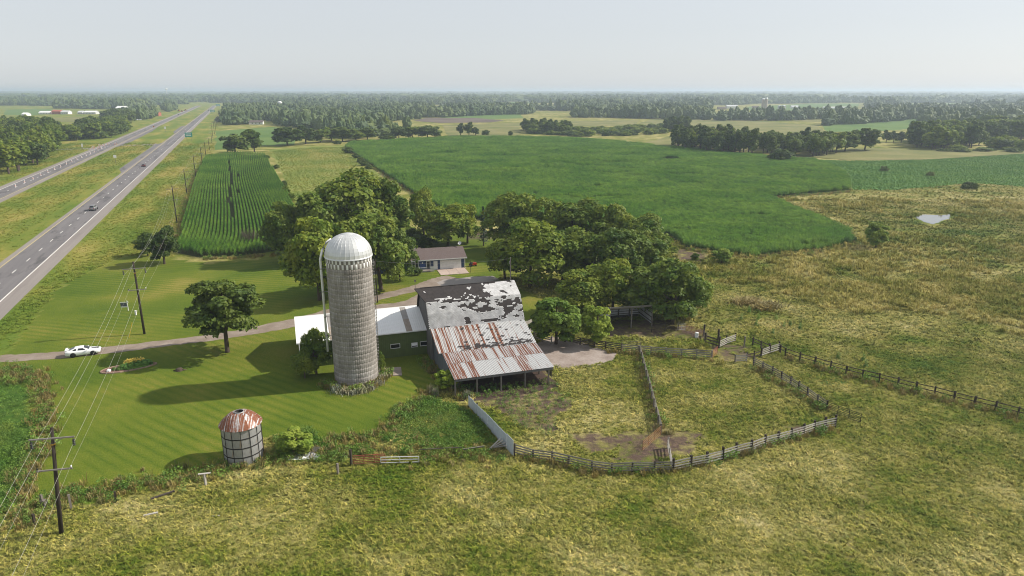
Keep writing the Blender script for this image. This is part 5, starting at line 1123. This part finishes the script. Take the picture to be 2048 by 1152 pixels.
for i, (x, y) in enumerate([(.3, -.3), (.9, .1), (1.5, .1), (2.1, .3), (2.5, .1), (-.4, -.2), (1.3, -.4), (2.0, -.2)]): o = link('hosta_plant', PM['hosta'], None, tp(x, y), (0, 0, i), (1.3, 1.3, 1.4)); tag(o, 'green leafy plant growing in the middle of the flower bed', 'plant', 'green plants in the bed')
for i, (x, y) in enumerate([(-1.3, -.4), (-1.9, -.1), (-1.0, .5)]): o = link('ground_shrub', PM['shrub'], None, tp(x, y), (0, 0, i), (.7, .7, .7)); tag(o, 'low dark green plant at the narrow end of the flower bed', 'plant', 'low plants in the bed')
o = MB().lathe([(.3, -.05), (.33, .15), (.2, .32), (.01, .36)], 7).build('white_stone', M['white'], None, False, tp(-2.6, -.4)); tag(o, 'white stone at the pointed end of the flower bed', 'stone')
# shrubs round the buildings
tree('garden_shrub', (890,778), 737, 48, 'bright', 'light green leafy shrub at the front corner of the barn lean-to', cat='shrub')
tree('garden_shrub', (633,748), 655, 62, 'leaf_s' if 0 else 'b', 'tall dark shrub between the silo and the shed corner', cat='shrub')
tree('garden_shrub', (610,756), 700, 46, 'a', 'lower dark shrub left of the silo foot', cat='shrub'); tree('silo_vine', (762,752), 700, 16, 'a', 'green vine climbing the right foot of the silo', cat='vine')
tree('garden_shrub', (595,905), 855, 72, 'bright', 'yellow-green bush beside the metal crib', cat='shrub'); tree('garden_shrub', (835,550), 534, 20, 'round', 'dark clipped shrub by the house porch', cat='shrub')
M['sage'] = leafmat('silver_leaves', (.16, .18, .12), (.30, .31, .24), (.34, .30, .20), .15); PM['sage'] = blades('sage_plant', 92, 150, .85, .035, .38, .34, M['sage'])
for i, q in enumerate([(672,782),(690,786),(708,787),(726,784),(742,779),(755,770),(766,760),(774,748)]): tag(link('pale_bush', PM['sage'], None, P(*q), (0, 0, i), (fr.uniform(.8, 1.4), fr.uniform(.8, 1.4), fr.uniform(.7, 1.35))), 'pale silvery bush in the ring round the silo foot', 'bush', 'pale bushes round the silo foot')
for i, q in enumerate([(862,785),(870,792),(934,797)]): tag(link('mullein_plant', PM['sage'], None, P(*q), (0, 0, i), (.6, .6, 1.7)), 'tall silvery weed near the lean-to corner', 'weed', 'silvery weeds near the lean-to')
SDG = blades('sedge', 91, 480, 1.15, .045, .48, .42, M['dry'])
for i, q in enumerate([(1483,607),(1500,605),(1526,618),(1540,615)]): tag(link('sedge_clump', SDG, None, P(*q), (0, 0, i), (2.0, 1.7, 1.0)), 'broad grey-brown sedge clump in the open eastern pasture', 'sedge', 'sedge clumps in the pasture')
PM['thistle'] = plantlet('weed', 12, .35, 1.3, 160, .10)
for i, q in enumerate([(1552,640),(1567,655),(1580,652),(1600,660),(1545,668),(1498,625),(1516,640),(1482,640),(1512,652),(1676,718),(1726,722),(1731,735)]): tag(link('thistle_plant', PM['thistle'], None, P(*q), (0, 0, i), (1, 1, fr.uniform(.8, 1.2))), 'tall dark green thistle standing out of the pasture', 'weed', 'thistles in the pasture')
# ------------------------------------------------------------------ power line
M['pole'] = plain('tarred_pole', (.055, .042, .034), (.03, .024, .02), 5, .9, stretch=(1, 1, .1)); M['arm'] = plain('grey_crossarm', (.27, .25, .23), (.19, .17, .16), 3, .9)
M['wire'] = plain('bright_wire', (.46, .45, .40), (.40, .38, .34), 1, .4, .3, vary=0); M['insul'] = plain('insulator', (.03, .03, .035), None, 1, .3)
HWA = math.atan2(hv.y, hv.x)
ATT = [(0, 11.9), (-1.55, 10.2), (1.55, 10.2), (-1.2, 7.7), (1.2, 7.7)]
def pole(loc, h, lean, label, near, sc=1.0):
    g = empty('utility_pole', loc, HWA - math.pi/2, label, 'utility pole', 'poles of the power line')
    k = h / 12.2; top = Vector((math.sin(lean)*h, 0, math.cos(lean)*h))
    ax = lambda z, x=0: Vector((math.sin(lean)*z*k + x*math.cos(lean), 0, z*k - x*math.sin(lean)))
    MB().tube([(0, 0, -.5), top*.5, top], [.2, .17, .13], 10 if near else 6).build('pole_shaft', M['pole'], g, True)
    for z, w in ((11.1, 1.75), (7.6, 1.4)):
        a, b = ax(z, -w), ax(z, w); MB().slab(a + Vector((0, -.16, .06)), b + Vector((0, -.16, .06)), b + Vector((0, -.28, .06)), a + Vector((0, -.28, .06)), -.12).build('crossarm', M['arm'], g)
    if near:
        for s_ in (-1, 1):
            c_ = ax(11.0, s_*1.62)
            MB().lathe([(.03, 0), (.03, -.15)] + [q for i in range(4) for q in ((.04, -.17*i-.15), (.14, -.17*i-.2), (.14, -.17*i-.23), (.04, -.17*i-.27))], 10).build('insulator', M['insul'], g, True, c_ + Vector((0, -.22, 0)))
            MB().tube([ax(11.0, s_*.8) + Vector((0, -.2, 0)), ax(10.4, 0) + Vector((0, -.16, 0))], .025, 4).build('brace', M['steel'], g)
            MB().lathe([(.03, 0), (.08, .06), (.08, .14), (.03, .2)], 8).build('pin_insulator', M['insul'] if s_ < 0 else M['white'], g, True, ax(7.7, s_*1.3) + Vector((0, -.22, .02)))
        MB().lathe([(.185, 0), (.185, .14)], 10).build('pole_tag', M['white'] if 'house' in label else plain('yellow_tag', (.6, .35, .03), None, 3, .6), g, False, ax(10.3 if 'house' not in label else 4.5))
    return [g.matrix_basis @ (ax(z, x) + Vector((0, -.22, 0))) for x, z in ATT]
pl = [(P(122,1068), 10.9, R(5.2), 'near dark power pole leaning beside the weedy ditch', True), (P(289,668), 12.75, 0, 'dark double-armed power pole on the lawn above the gravel drive', True)]
for q, top in (((354,446),371), ((374,389),339), ((392,357),309), ((405,330),293), ((412,312),283), ((419,300),275), ((424,286),265)): pl.append((P(*q), float(zat(P(*q), top)), 0, 'wooden power pole in the row between highway and corn plot', False))
t0 = hv.dot(pl[-1][0])
for k in range(1, 7): pl.append((hw(t0 + 62*k, -20), 12, 0, 'wooden power pole in the row between highway and corn plot', False))
pl.insert(0, (hw(hv.dot(pl[0][0]) - 60, -19.5), 12, 0, 'power pole standing behind the near leaning one', False))
for p_ in pl: p_[0].z = 0
A_ = [pole(*[Vector(q[0])], q[1], q[2], q[3], q[4]) for q in pl]
WN = ['top wire of the power line running over the drive', 'outer upper wire on the highway side of the power line', 'outer upper wire on the lawn side of the power line', 'lower wire on the highway side of the power line', 'lower wire on the lawn side of the power line']
for w_ in range(5):
    m = MB(); pts = []
    for a, b in zip(A_, A_[1:]):
        a, b = Vector(a[w_]), Vector(b[w_]); sg = (b-a).length**2 / 60**2 * .9
        for k in range(12): t = k/12; pts.append(a.lerp(b, t) - Vector((0, 0, 4*min(sg, 2.4)*t*(1-t))))
    m.tube(pts + [Vector(A_[-1][w_])], .012 if w_ < 3 else .008, 4, caps=False); tag(m.build('power_wire', M['wire']), WN[w_], 'wire')
# yard poles
yp = P(755,605); e = empty('yard_pole', yp, 0, 'slim yard pole with lamp and meter right of the silo', 'pole'); MB().tube([(0, 0, -.3), (0, 0, 8.9)], .13, 8, .09).build('pole_shaft', M['pole'], e); MB().tube([(0, 0, 8.5), (-.5, -.2, 8.8), (-.9, -.3, 8.7)], .03, 5).lathe([(.01, 0), (.01, 0)], 3).build('lamp_arm', M['steel'], e); MB().lathe([(.05, .2), (.2, .1), (.22, 0), (.01, -.02)], 10).build('lamp_head', M['galv'], e, True, (-1, -.33, 8.6)); MB().box(-.3, -.05, -.35, -.08, 7.6, 8.4).build('transformer', M['steel'], e)
bp = Vector((-.3, 121, 0)); e = empty('farmyard_pole', bp, 0, 'grey wooden pole rising behind the barn ridge', 'pole'); zt = float(zat(bp, 515)); MB().tube([(0, 0, -.3), (0, 0, zt)], .13, 8, .1).build('pole_shaft', M['greypost'], e); MB().box(-.2, -.08, -.12, .12, zt-1.2, zt-.7).build('meter_box', M['galv'], e)
wv = MB(); q0, q1 = Vector((yp.x, yp.y, 8.4)), Vector((bp.x, bp.y, zt-.2)); wv.tube([q0.lerp(q1, k/10) - Vector((0, 0, 3*(k/10)*(1-k/10))) for k in range(11)], .012, 4); tag(wv.build('service_wire', M['wire']), 'thin service wire from the yard pole to the pole behind the barn', 'wire')
# signs on the lawn
sp_ = P(251,622); e = empty('yard_sign', sp_, R(8), 'white hanging sign post with a dark board on the lawn', 'sign'); MB().box(.45, .57, -.06, .06, -.2, 2.0).box(-.75, .75, -.05, .05, 1.68, 1.78).build('sign_post', M['white'], e); MB().box(-.7, .4, -.02, .02, .75, 1.6).build('sign_board', plain('dark_sign', (.07, .08, .10), (.11, .12, .14), 6, .5), e); MB().box(-.7, .4, -.035, -.022, .75, .92).build('sign_rider', M['white'], e)
e = empty('utility_pedestal', P(272,630), 0, 'small white utility pedestal on the lawn near the power pole', 'pedestal'); MB().box(-.12, .12, -.12, .12, -.1, .75).build('housing', M['white'], e); MB().box(-.15, .15, -.15, .15, .75, .85).build('cap', M['white'], e)
gw = P(258,676); m = MB().tube([gw, gw + Vector((.7, .4, 2.6))], .05, 6); tag(m.build('guy_guard', plain('yellow_plastic', (.65, .46, .04), None, 2, .5)), 'yellow guard on the guy wire near the power pole', 'guy guard')

# ------------------------------------------------------------------ vehicles
M['tyre'] = plain('tyre_rubber', (.018, .018, .018), None, 4, .85); M['rim'] = plain('dark_rim', (.05, .05, .055), None, 3, .4, .5); M['lamp'] = plain('lamp_glass', (.55, .56, .58), None, 3, .15, 0, vary=0); M['tail'] = plain('tail_lamp', (.30, .02, .015), None, 3, .3)
def car(name, loc, ang, paint, label, kind='coupe', rimm='rim'):
    g = empty(name, loc, ang, label, 'car')
    if kind == 'coupe':   L, Wd, wr, wb0 = 4.78, 1.88, .34, (-1.32, 1.40)
    elif kind == 'suv':   L, Wd, wr, wb0 = 5.3, 1.95, .39, (-1.6, 1.75)
    else:                 L, Wd, wr, wb0 = 4.7, 1.82, .32, (-1.3, 1.4)
    if kind == 'coupe':   low = [(-2.39, .42, .98, .80), (-2.3, .30, 1.04, .88), (-1.75, .22, 1.02, .93), (-1.3, .22, 1.0, .94), (-.6, .20, .96, .92), (.4, .20, .93, .92), (.9, .20, .93, .93), (1.5, .22, .90, .93), (2.05, .24, .82, .90), (2.3, .30, .74, .82), (2.39, .38, .66, .70)]; cab = [(-1.95, 1.03, .55), (-1.0, 1.36, .56), (-.35, 1.40, .57), (.1, 1.36, .57), (.95, .95, .66)]
    elif kind == 'suv':   low = [(-2.65, .5, 1.0, .85), (-2.55, .38, 1.12, .92), (-1.6, .32, 1.15, .97), (0, .30, 1.15, .97), (1.0, .30, 1.14, .97), (1.7, .32, 1.10, .96), (2.4, .36, 1.02, .9), (2.6, .45, .85, .8)]; cab = [(-2.5, 1.14, .72), (-2.25, 1.80, .68), (-.2, 1.86, .68), (.35, 1.80, .67), (1.05, 1.14, .76)]
    else:                 low = [(-2.35, .45, .85, .78), (-2.2, .3, .95, .86), (-1.3, .24, .98, .91), (0, .22, .95, .91), (.9, .22, .94, .91), (1.5, .24, .88, .9), (2.1, .28, .78, .84), (2.33, .4, .65, .7)]; cab = [(-1.9, .95, .66), (-1.1, 1.40, .60), (-.3, 1.45, .6), (.1, 1.42, .6), (.95, .94, .7)]
    V, Fc = [], []; sec = 10
    for x, z0, z1, hw_ in low:
        V += [(x, -hw_*.9, z0), (x, -hw_, z0+.12), (x, -hw_, z1-.22), (x, -hw_*.95, z1-.05), (x, -hw_*.55, z1+.015), (x, hw_*.55, z1+.015), (x, hw_*.95, z1-.05), (x, hw_, z1-.22), (x, hw_, z0+.12), (x, hw_*.9, z0)]
    for i in range(len(low)-1):
        for k in range(sec): Fc.append((i*sec+k, (i+1)*sec+k, (i+1)*sec+(k+1) % sec, i*sec+(k+1) % sec))
    Fc += [tuple(range(sec)), tuple(range(len(low)*sec-1, (len(low)-1)*sec-1, -1))]
    m = MB(); m.add(V, Fc); body = m.build('body', paint, g, True)
    m = MB(); V, Fc = [], []
    for x, z, hw_ in cab: V += [(x, -hw_-.14, .92 if kind != 'suv' else 1.1), (x, -hw_, z-.03), (x, -hw_*.6, z), (x, hw_*.6, z), (x, hw_, z-.03), (x, hw_+.14, .92 if kind != 'suv' else 1.1)]
    for i in range(len(cab)-1):
        for k in range(5): Fc.append((i*6+k, (i+1)*6+k, (i+1)*6+k+1, i*6+k+1))
    m.add(V, Fc); m.build('cabin', paint, g, True)
    def cabpt(x, top, side, inset):
        xs = [q[0] for q in cab]; z = np.interp(x, xs, [q[1] for q in cab]); h_ = np.interp(x, xs, [q[2] for q in cab]); zb = .92 if kind != 'suv' else 1.1
        t = top; return (x, side*((h_+.14)*(1-t) + h_*t + .012), zb*(1-t) + (z-.03)*t)
    xs = [q[0] for q in cab]; wins = [(xs[1]+.35 if kind == 'coupe' else xs[1]+.1, xs[3]+.35), (xs[0]+.45, xs[1]+.15)] if kind == 'coupe' else [(xs[1]+.05, xs[2]-.05), (xs[2]+.05, xs[3]+.4)]
    for sd in (-1, 1):
        for a, b in wins:
            q = [cabpt(a, .18, sd, 0), cabpt(b, .18, sd, 0), cabpt(min(b, xs[3]-.02), .84, sd, 0), cabpt(max(a, xs[1]*.0 + a + .12), .84, sd, 0)]; MB().add(q, [(0, 1, 2, 3)]).build('side_window', M['glass'], g)
    for i0, i1, nm in ((3, 4, 'windscreen'), (1, 0, 'rear_window')):
        (xa, za, ha), (xb, zb, hb) = cab[i0], cab[i1]; sg = 1 if i0 == 3 else -1; up = .015
        f = lambda t, y: (xa+(xb-xa)*t, y, za+(zb-za)*t + up)
        MB().add([f(.08, -ha*.82), f(.08, ha*.82), f(.93, hb*.9), f(.93, -hb*.9)], [(0, 1, 2, 3)]).build(nm, M['glass'], g)
    for wx in wb0:
        for sd in (-1, 1):
            w_ = MB().lathe([(wr*.62, -.11), (wr*.95, -.11), (wr, -.07), (wr, .07), (wr*.95, .11), (wr*.62, .11)], 18).build('tyre', M['tyre'], g, True, (wx, sd*(Wd/2-.06), wr), (math.pi/2, 0, 0)); MB().lathe([(.01, -.012), (wr*1.16, -.012), (wr*1.16, .012), (.01, .012)], 20).build('wheel_well_shade', M['black'], g, False, (wx, sd*(Wd/2+.012), wr+.03), (math.pi/2, 0, 0))  # black disc behind each tyre stands in for the shaded wheel well
            MB().lathe([(.01, 0), (wr*.25, .03), (wr*.63, .0), (wr*.66, -.02)], 10).build('rim', M[rimm], w_, False, (0, 0, -.085*sd*1.0), (math.pi if sd > 0 else 0, 0, 0) if sd > 0 else (0, 0, 0))
    xf, xr = L/2-.1, -L/2+.02; zf = low[-2][2]-.1; zb_ = low[1][2]-.2
    for sd in (-1, 1):
        MB().box(xf-.14, xf+.02, sd*.62-.16, sd*.62+.16, zf-.08, zf+.06).build('headlight', M['lamp'], g); MB().box(xr-.03, xr+.1, sd*.6-.22, sd*.6+.22, zb_-.06, zb_+.08).build('tail_light', M['tail'], g)
        MB().box(cab[3][0]+.45, cab[3][0]+.6, sd*(Wd/2+.08)-.09, sd*(Wd/2+.08)+.09, .95 if kind != 'suv' else 1.2, 1.08 if kind != 'suv' else 1.4).build('mirror', paint, g)
    if kind == 'coupe': MB().box(-2.38, -2.05, -.72, .72, 1.14, 1.18).box(-2.3, -2.2, -.6, -.5, 1.0, 1.15).box(-2.3, -2.2, .5, .6, 1.0, 1.15).build('spoiler', paint, g); MB().box(1.15, 2.2, -.28, .28, .90, .945).build('hood_reflection', plain('grey_reflection', (.2, .2, .21), None, 2, .4), g)  # raised grey panel stands in for the reflection on the hood
    MB().box(xf+.0, xf+.12, -.5, .5, low[-1][1]+.05, low[-1][1]+.18).build('grille', M['black'], g)
    return g
def paint(name, c): s = NT(name); s.b.inputs['Coat Weight'].default_value = .6; return s.done(c, .35, 0, .5)
cw = (P(145,716.5) + P(187,709.5)) / 2; car('sports_coupe', cw + Vector((-.35, .85, .02)), R(24), paint('white_car_paint', (.78, .79, .80)), 'white sports coupe with black wheels parked on the gravel drive')
def lane(px, o): return hw(ht(*px), o, .05)
car('pickup_suv', lane((190,420), -49.3), HWA, paint('grey_car_paint', (.16, .165, .17)), 'grey sport utility vehicle driving on the near carriageway', 'suv')
car('sedan', lane((292,333), -49.5), HWA, paint('dark_red_paint', (.09, .018, .016)), 'dark red sedan further along the near carriageway', 'sedan')
car('sedan', lane((355,230), -91), HWA + math.pi, paint('black_car_paint', (.03, .03, .032)), 'black car on the far southbound carriageway', 'suv')
car('sedan', lane((411,221.5), -51), HWA, M['black'], 'tiny dark car where the near carriageway meets the woods', 'sedan')
# road works: drums, signs, machines
M['conor'] = plain('drum_orange', (.62, .16, .04), None, 2, .6); M['rsign'] = plain('sign_green', (.02, .26, .20), (.02, .22, .17), 2, .45, vary=0)
d_o = MB().lathe([(.3, 0), (.3, .08), (.25, .1), (.22, 1.0), (.1, 1.08), (.01, 1.08)], 10).mesh('drum_body', M['white']); d_w = MB().lathe([(.250, .30), (.246, .46)], 10).mesh('drum_stripe', M['conor']); d_w2 = MB().lathe([(.242, .62), (.236, .78)], 10).mesh('drum_stripe', M['conor'])
for k, t in enumerate(np.arange(ht(38,374), ht(235,292), 14.5)):
    e = empty('traffic_drum', hw(t, -91.5, .05), 0, 'orange and white traffic drum in the row closing the southbound lane', 'traffic drum', 'drums closing the southbound lane'); link('drum_body', d_o, e); link('stripe', d_w, e); link('stripe', d_w2, e)
for k, (t, o) in enumerate([(sd-4, -97.5), (sd+6, -98.6), (sd+22, -97), (sd+26, -95), (sd+30, -92), (sd+34, -88), (sd-2, -94)]):
    e = empty('road_barricade', hw(t, o, .05), HWA + math.pi/2, 'striped road barricade at the closed side road junction', 'barricade', 'barricades at the side road'); MB().box(-.9, .9, -.04, .04, 1.1, 1.4).box(-.9, .9, -.04, .04, .6, .85).build('rail_board', M['white'], e); MB().box(-.8, -.72, -.3, .3, 0, 1.5).box(.72, .8, -.3, .3, 0, 1.5).build('frame', M['conor'], e)
def roadsign(loc, w_, h_, z, mat, label, posts=2, face='white', name='road_sign', txt=False):
    e = empty(name, loc, HWA - math.pi/2, label, 'road sign'); b_ = MB().box(-w_/2, w_/2, -.05, 0, z, z+h_).build('sign_panel', mat, e)
    for k in range(posts): x = 0 if posts == 1 else (-w_*.3 + w_*.6*k); MB().box(x-.08, x+.08, .0, .12, -.2, z+h_*.6).build('sign_post', M['steel'], e)
    if txt:                                              # rows of white lettering too far off to read
        f = MB(); rr = random.Random(4)
        for j in range(2):
            x = -w_*.38
            while x < w_*.36: l = rr.uniform(.25, .5); f.box(x, x+l, -.065, -.05, z+h_*(.22+.36*j), z+h_*(.40+.36*j)); x += l + .18
        f.build('lettering', M['white'], b_)
    return e
roadsign(lane((372,282), -37.5), 5.6, 3.6, 3.2, M['rsign'], 'large green guide sign beside the near carriageway', 2, txt=True)
roadsign(lane((419,228), -37), 7.5, 4.5, 3.0, M['rsign'], 'far green guide sign, lower of the distant two', 2, txt=True); roadsign(lane((424,216), -36), 9.5, 5, 4, M['rsign'], 'farthest green guide sign near the woods', 2, txt=True)
roadsign(lane((253,327), -66), 1.5, 1.5, 3.4, M['white'], 'small white sign on one post in the near median grass', 1); roadsign(lane((346,264), -67), 1.8, 2.2, 3.2, M['white'], 'small white sign farther up the median grass', 1)
roadsign(lane((170,298), -104), 1.0, 2.6, 1.2, M['white'], 'tall narrow white sign at the side road', 1); roadsign(lane((300,258), -84), 1.2, 1.2, 2.0, M['conor'], 'small orange work sign on the median edge', 1)
def loader(loc, an, label):
    g = empty('road_machine', loc, an, label, 'machine'); mt = M['conor']; MB().box(-2.6, 1.2, -1.1, 1.1, .8, 2.0).box(1.2, 2.9, -.9, .9, .8, 1.6).build('chassis', mt, g); MB().box(-.6, .9, -.9, .9, 2.0, 3.3).build('cab', M['glass'], g); MB().box(-.7, 1.0, -1.0, 1.0, 3.3, 3.4).build('cab_roof', mt, g); MB().prism([(2.9, .3), (4.2, .2), (4.3, 1.4), (3.4, 1.5)], -1.4, 1.4).build('bucket', M['steel'], g)
    for x in (-1.6, 1.8):
        for y in (-1.2, 1.2): MB().lathe([(.01, -.2), (.8, -.2), (.8, .2), (.01, .2)], 14).build('wheel', M['tyre'], g, False, (x, y, .8), (math.pi/2, 0, 0))
for i, (x, y) in enumerate([(364,224), (371,221.5), (358,222.5)]): loader(P(x, y), HWA + .3*i, ['orange road machine on the closed carriageway, the lowest placed', 'orange road machine farthest along the closed carriageway', 'orange road machine on the outer shoulder of the closed carriageway'][i])

# ------------------------------------------------------------------ far farmsteads, towers, houses
def bld(name, px, wpx, h, ridge, wallm, roofm, label, depth=9, ang=0.0, wins=0, cat='building'):
    p = P(*px); w_ = wpx * pxm(p); g = empty(name, p, ang, label, cat)
    MB().add([(-w_/2, 0, -.3), (w_/2, 0, -.3), (w_/2, depth, -.3), (-w_/2, depth, -.3), (-w_/2, 0, h), (w_/2, 0, h), (w_/2, depth, h), (-w_/2, depth, h), (-w_/2, depth/2, ridge-.1), (w_/2, depth/2, ridge-.1)], [(0, 1, 5, 4), (2, 3, 7, 6), (1, 2, 6, 9, 5), (3, 0, 4, 8, 7)]).build('walls', M[wallm], g)
    m = MB(); m.slab((-w_/2-.4, -.5, h-.1), (w_/2+.4, -.5, h-.1), (w_/2+.4, depth/2, ridge), (-w_/2-.4, depth/2, ridge), .15); m.slab((-w_/2-.4, depth/2, ridge), (w_/2+.4, depth/2, ridge), (w_/2+.4, depth+.5, h-.1), (-w_/2-.4, depth+.5, h-.1), .15); m.build('roof', M[roofm], g)
    for k in range(wins): x = -w_*.4 + w_*.8*(k+.5)/wins; MB().box(x-.6, x+.6, -.06, .02, 1.0, 2.2).build('window', M['glass'], g)
    return g
bld('farmhouse', (512,249), 26, 2.8, 5, 'white', 'brownroof', 'small white house before the woods right of the highway', 9, R(10), 3, 'house'); bld('farmhouse', (567,246), 18, 2.8, 5, 'pinkconc', 'brownroof', 'tan house half hidden in trees near the white one', 9, R(10), 2, 'house')
bld('roadside_house', (224,247), 11, 4.5, 7, 'pinkconc', 'brownroof', 'tan house behind the copse west of the highway', 9, R(20), 2, 'house')
for i, (x, w_, wm, rm, h_) in enumerate([(48,9,'white','whiteroof',3), (88,20,'white','whiteroof',3), (112,16,'redpaint','redpaint',5), (129,14,'white','palesheet',4), (160,9,'palesheet','palesheet',3.5), (180,22,'palesheet','whiteroof',3.5)]):
    bld('roadside_shop', (x, 232 if i == 0 else 228.5), w_, h_, h_+2.5, wm, rm, ['white round-topped store at the field corner far left', 'row of white trailers behind the roadside wood', 'red barn among the roadside trailers', 'long white building beside the far red barn', 'pale shed right of the long white building', 'long low pale warehouse behind the copse'][i], 14, R(5), 3)
bld('roadside_shop', (240,221), 17, 5, 9, 'palesheet', 'whiteroof', 'white arched warehouse behind the dark trees', 25, R(5), 0); bld('roadside_shop', (310,232), 14, 5, 7, 'redpaint', 'brownroof', 'rust-red building near the road machines', 12, R(5), 2); bld('roadside_shop', (268,230), 12, 3.5, 6, 'palesheet', 'palesheet', 'grey shed behind the parked vehicles', 10, R(5), 0)
lotm = [paint('lot_white', (.7, .7, .72)), paint('lot_grey', (.4, .42, .45)), paint('lot_blue', (.2, .25, .32))]
for k in range(16):
    x, y = 251 + (k % 8)*4.2, 240.5 - (k // 8)*3.6; p_ = P(x, y); e = empty('parked_car', p_, R(70 + 7*(k % 3)), 'pale car parked in the rows before the roadside sheds', 'car', 'cars in the roadside lot'); MB().prism([(-2.3, .35), (2.3, .35), (2.25, .8), (1.2, .95), (.6, 1.45), (-1.0, 1.5), (-1.6, 1.0), (-2.3, .95)], -.9, .9).build('body', lotm[k % 3], e); MB().prism([(1.1, .98), (.58, 1.42), (-.98, 1.46), (-1.5, 1.02)], -.92, .92).build('side_glass', M['glass'], e)
# water towers
def tower(px, hgt, r_, label):
    p = P(*px); g = empty('water_tower', p, 0, label, 'water tower'); MB().lathe([(r_*.35, -1), (r_*.22, hgt*.15), (r_*.22, hgt-r_*1.5)], 16).build('stem', M['white'], g, True); MB().lathe([(r_*.22, hgt-r_*1.7), (r_*.75, hgt-r_*1.2), (r_, hgt-r_*.75), (r_*.9, hgt-r_*.35), (r_*.5, hgt-.1*r_), (.01, hgt)], 20).build('tank', M['white'], g, True)
def tower_px(px, top, wpx, label): p = P(*px); tower(px, float(zat(p, top)), wpx/2*pxm(p), label)
tower_px((561,224), 202, 9, 'white bulb water tower rising above the woods'); tower_px((335,196), 176, 5, 'tall white water tower on the left horizon'); tower_px((652,193), 183, 3, 'tiny white water tower on the horizon beyond the bulb tower'); tower_px((1001,203), 194, 3, 'small white mast tower beyond the middle woods')
# distant dairy farm
def fsilo(px, top, wpx, label):
    p = P(*px); h_ = float(zat(p, top)); r_ = wpx/2*pxm(p); g = empty('far_silo', p, 0, label, 'silo', 'twin silos of the far farm'); MB().lathe([(r_, -.5), (r_, h_-r_)], 18).build('wall', M['pinkconc'], g, True); MB().lathe([(r_*1.02, h_-r_), (r_*.8, h_-r_*.4), (r_*.4, h_-.05*r_), (.01, h_)], 18).build('dome', M['domemetal'], g, True)
fsilo((1524.5,219), 196, 5, 'left of the twin pale silos at the far farm, with a chute'); fsilo((1531,219), 195, 6, 'thicker one of the twin pale silos at the far farm')
bld('far_barn', (1465,217), 22, 5, 8, 'white', 'palesheet', 'white barn left of the far twin silos', 16, 0, 0, 'barn'); bld('far_barn', (1445,219), 16, 4, 6, 'pinkconc', 'brownroof', 'low tan barn at the left end of the far farm', 12, 0, 0, 'barn'); bld('far_barn', (1590,217), 14, 4, 7, 'white', 'palesheet', 'small white building right of the far grain bins', 10, 0, 0, 'barn'); bld('far_barn', (1512,217), 12, 4, 6, 'pinkconc', 'brownroof', 'long low tan shed at the foot of the twin silos', 10, 0, 0, 'barn'); bld('far_barn', (1672,217.5), 46, 3, 4.5, 'white', 'whiteroof', 'very long low white barn out in the far green field', 14, 0, 0, 'barn')
for i, x in enumerate((1559.5, 1567)):
    p = P(x, 217.5); g = empty('grain_bin', p, 0, 'round metal grain bin beside the far twin silos', 'grain bin', 'far grain bins'); MB().lathe([(5, -.3), (5, 6)], 18).build('wall', M['galv'], g, True); MB().lathe([(5.2, 6), (.6, 8.6), (.01, 8.7)], 18).build('cone_roof', M['domemetal'], g)
bld('far_farmhouse', (1972,246), 12, 4, 7, 'palesheet', 'palesheet', 'grey farm building glimpsed in the far right wood', 10, 0, 0, 'barn'); bld('far_shed', (1070,216), 8, 5, 8, 'pinkconc', 'brownroof', 'tan building in the clearing behind the middle woods', 12, 0, 0, 'barn')
# riding mower and feeder pole by the garage
g = empty('riding_mower', P(946,532), R(25), 'red riding mower parked on the lawn by the garage', 'mower'); rp = plain('mower_red', (.42, .035, .015), None, 2, .45); MB().prism([(0, .35), (.85, .35), (.9, .7), (.5, .85), (0, .8)], -.3, .3).build('hood', rp, g); MB().box(-.8, .05, -.42, .42, .3, .5).build('deck', rp, g); MB().box(-.62, -.25, -.25, .25, .55, .68).box(-.68, -.58, -.25, .25, .6, 1.05).build('seat', M['black'], g); MB().tube([(0, 0, .7), (-.15, 0, 1.05)], .03, 5).build('steering_column', M['black'], g)
for x, y, r_ in ((-.55, -.45, .3), (-.55, .45, .3), (.6, -.38, .2), (.6, .38, .2)): MB().lathe([(.01, -.1), (r_, -.1), (r_, .1), (.01, .1)], 12).build('wheel', M['tyre'], g, False, (x, y, r_), (math.pi/2, 0, 0))
e = empty('feeder_pole', P(941,545), 0, 'thin black pole with bird feeder at the garage corner', 'pole'); MB().tube([(0, 0, -.1), (0, 0, 2.6), (.2, 0, 2.8)], .04, 5).build('pole_shaft', M['black'], e); MB().box(.05, .3, -.12, .12, 2.2, 2.5).build('feeder', M['black'], e)
# ------------------------------------------------------------------ haze over the far country
s = bpy.data.materials.new('summer_haze'); s.use_nodes = True; t = s.node_tree; t.nodes.clear()
ou = t.nodes.new('ShaderNodeOutputMaterial'); pv = t.nodes.new('ShaderNodeVolumePrincipled')
pv.inputs['Color'].default_value = (.66, .77, .93, 1); pv.inputs['Density'].default_value = 1.9e-4; pv.inputs['Anisotropy'].default_value = .25
t.links.new(pv.outputs[0], ou.inputs['Volume'])
hz = MB().box(-33000, 33000, -3500, 33000, -1, 62).build('haze', s); tag(hz, 'thin summer haze over the far country', 'haze', None, 'stuff')
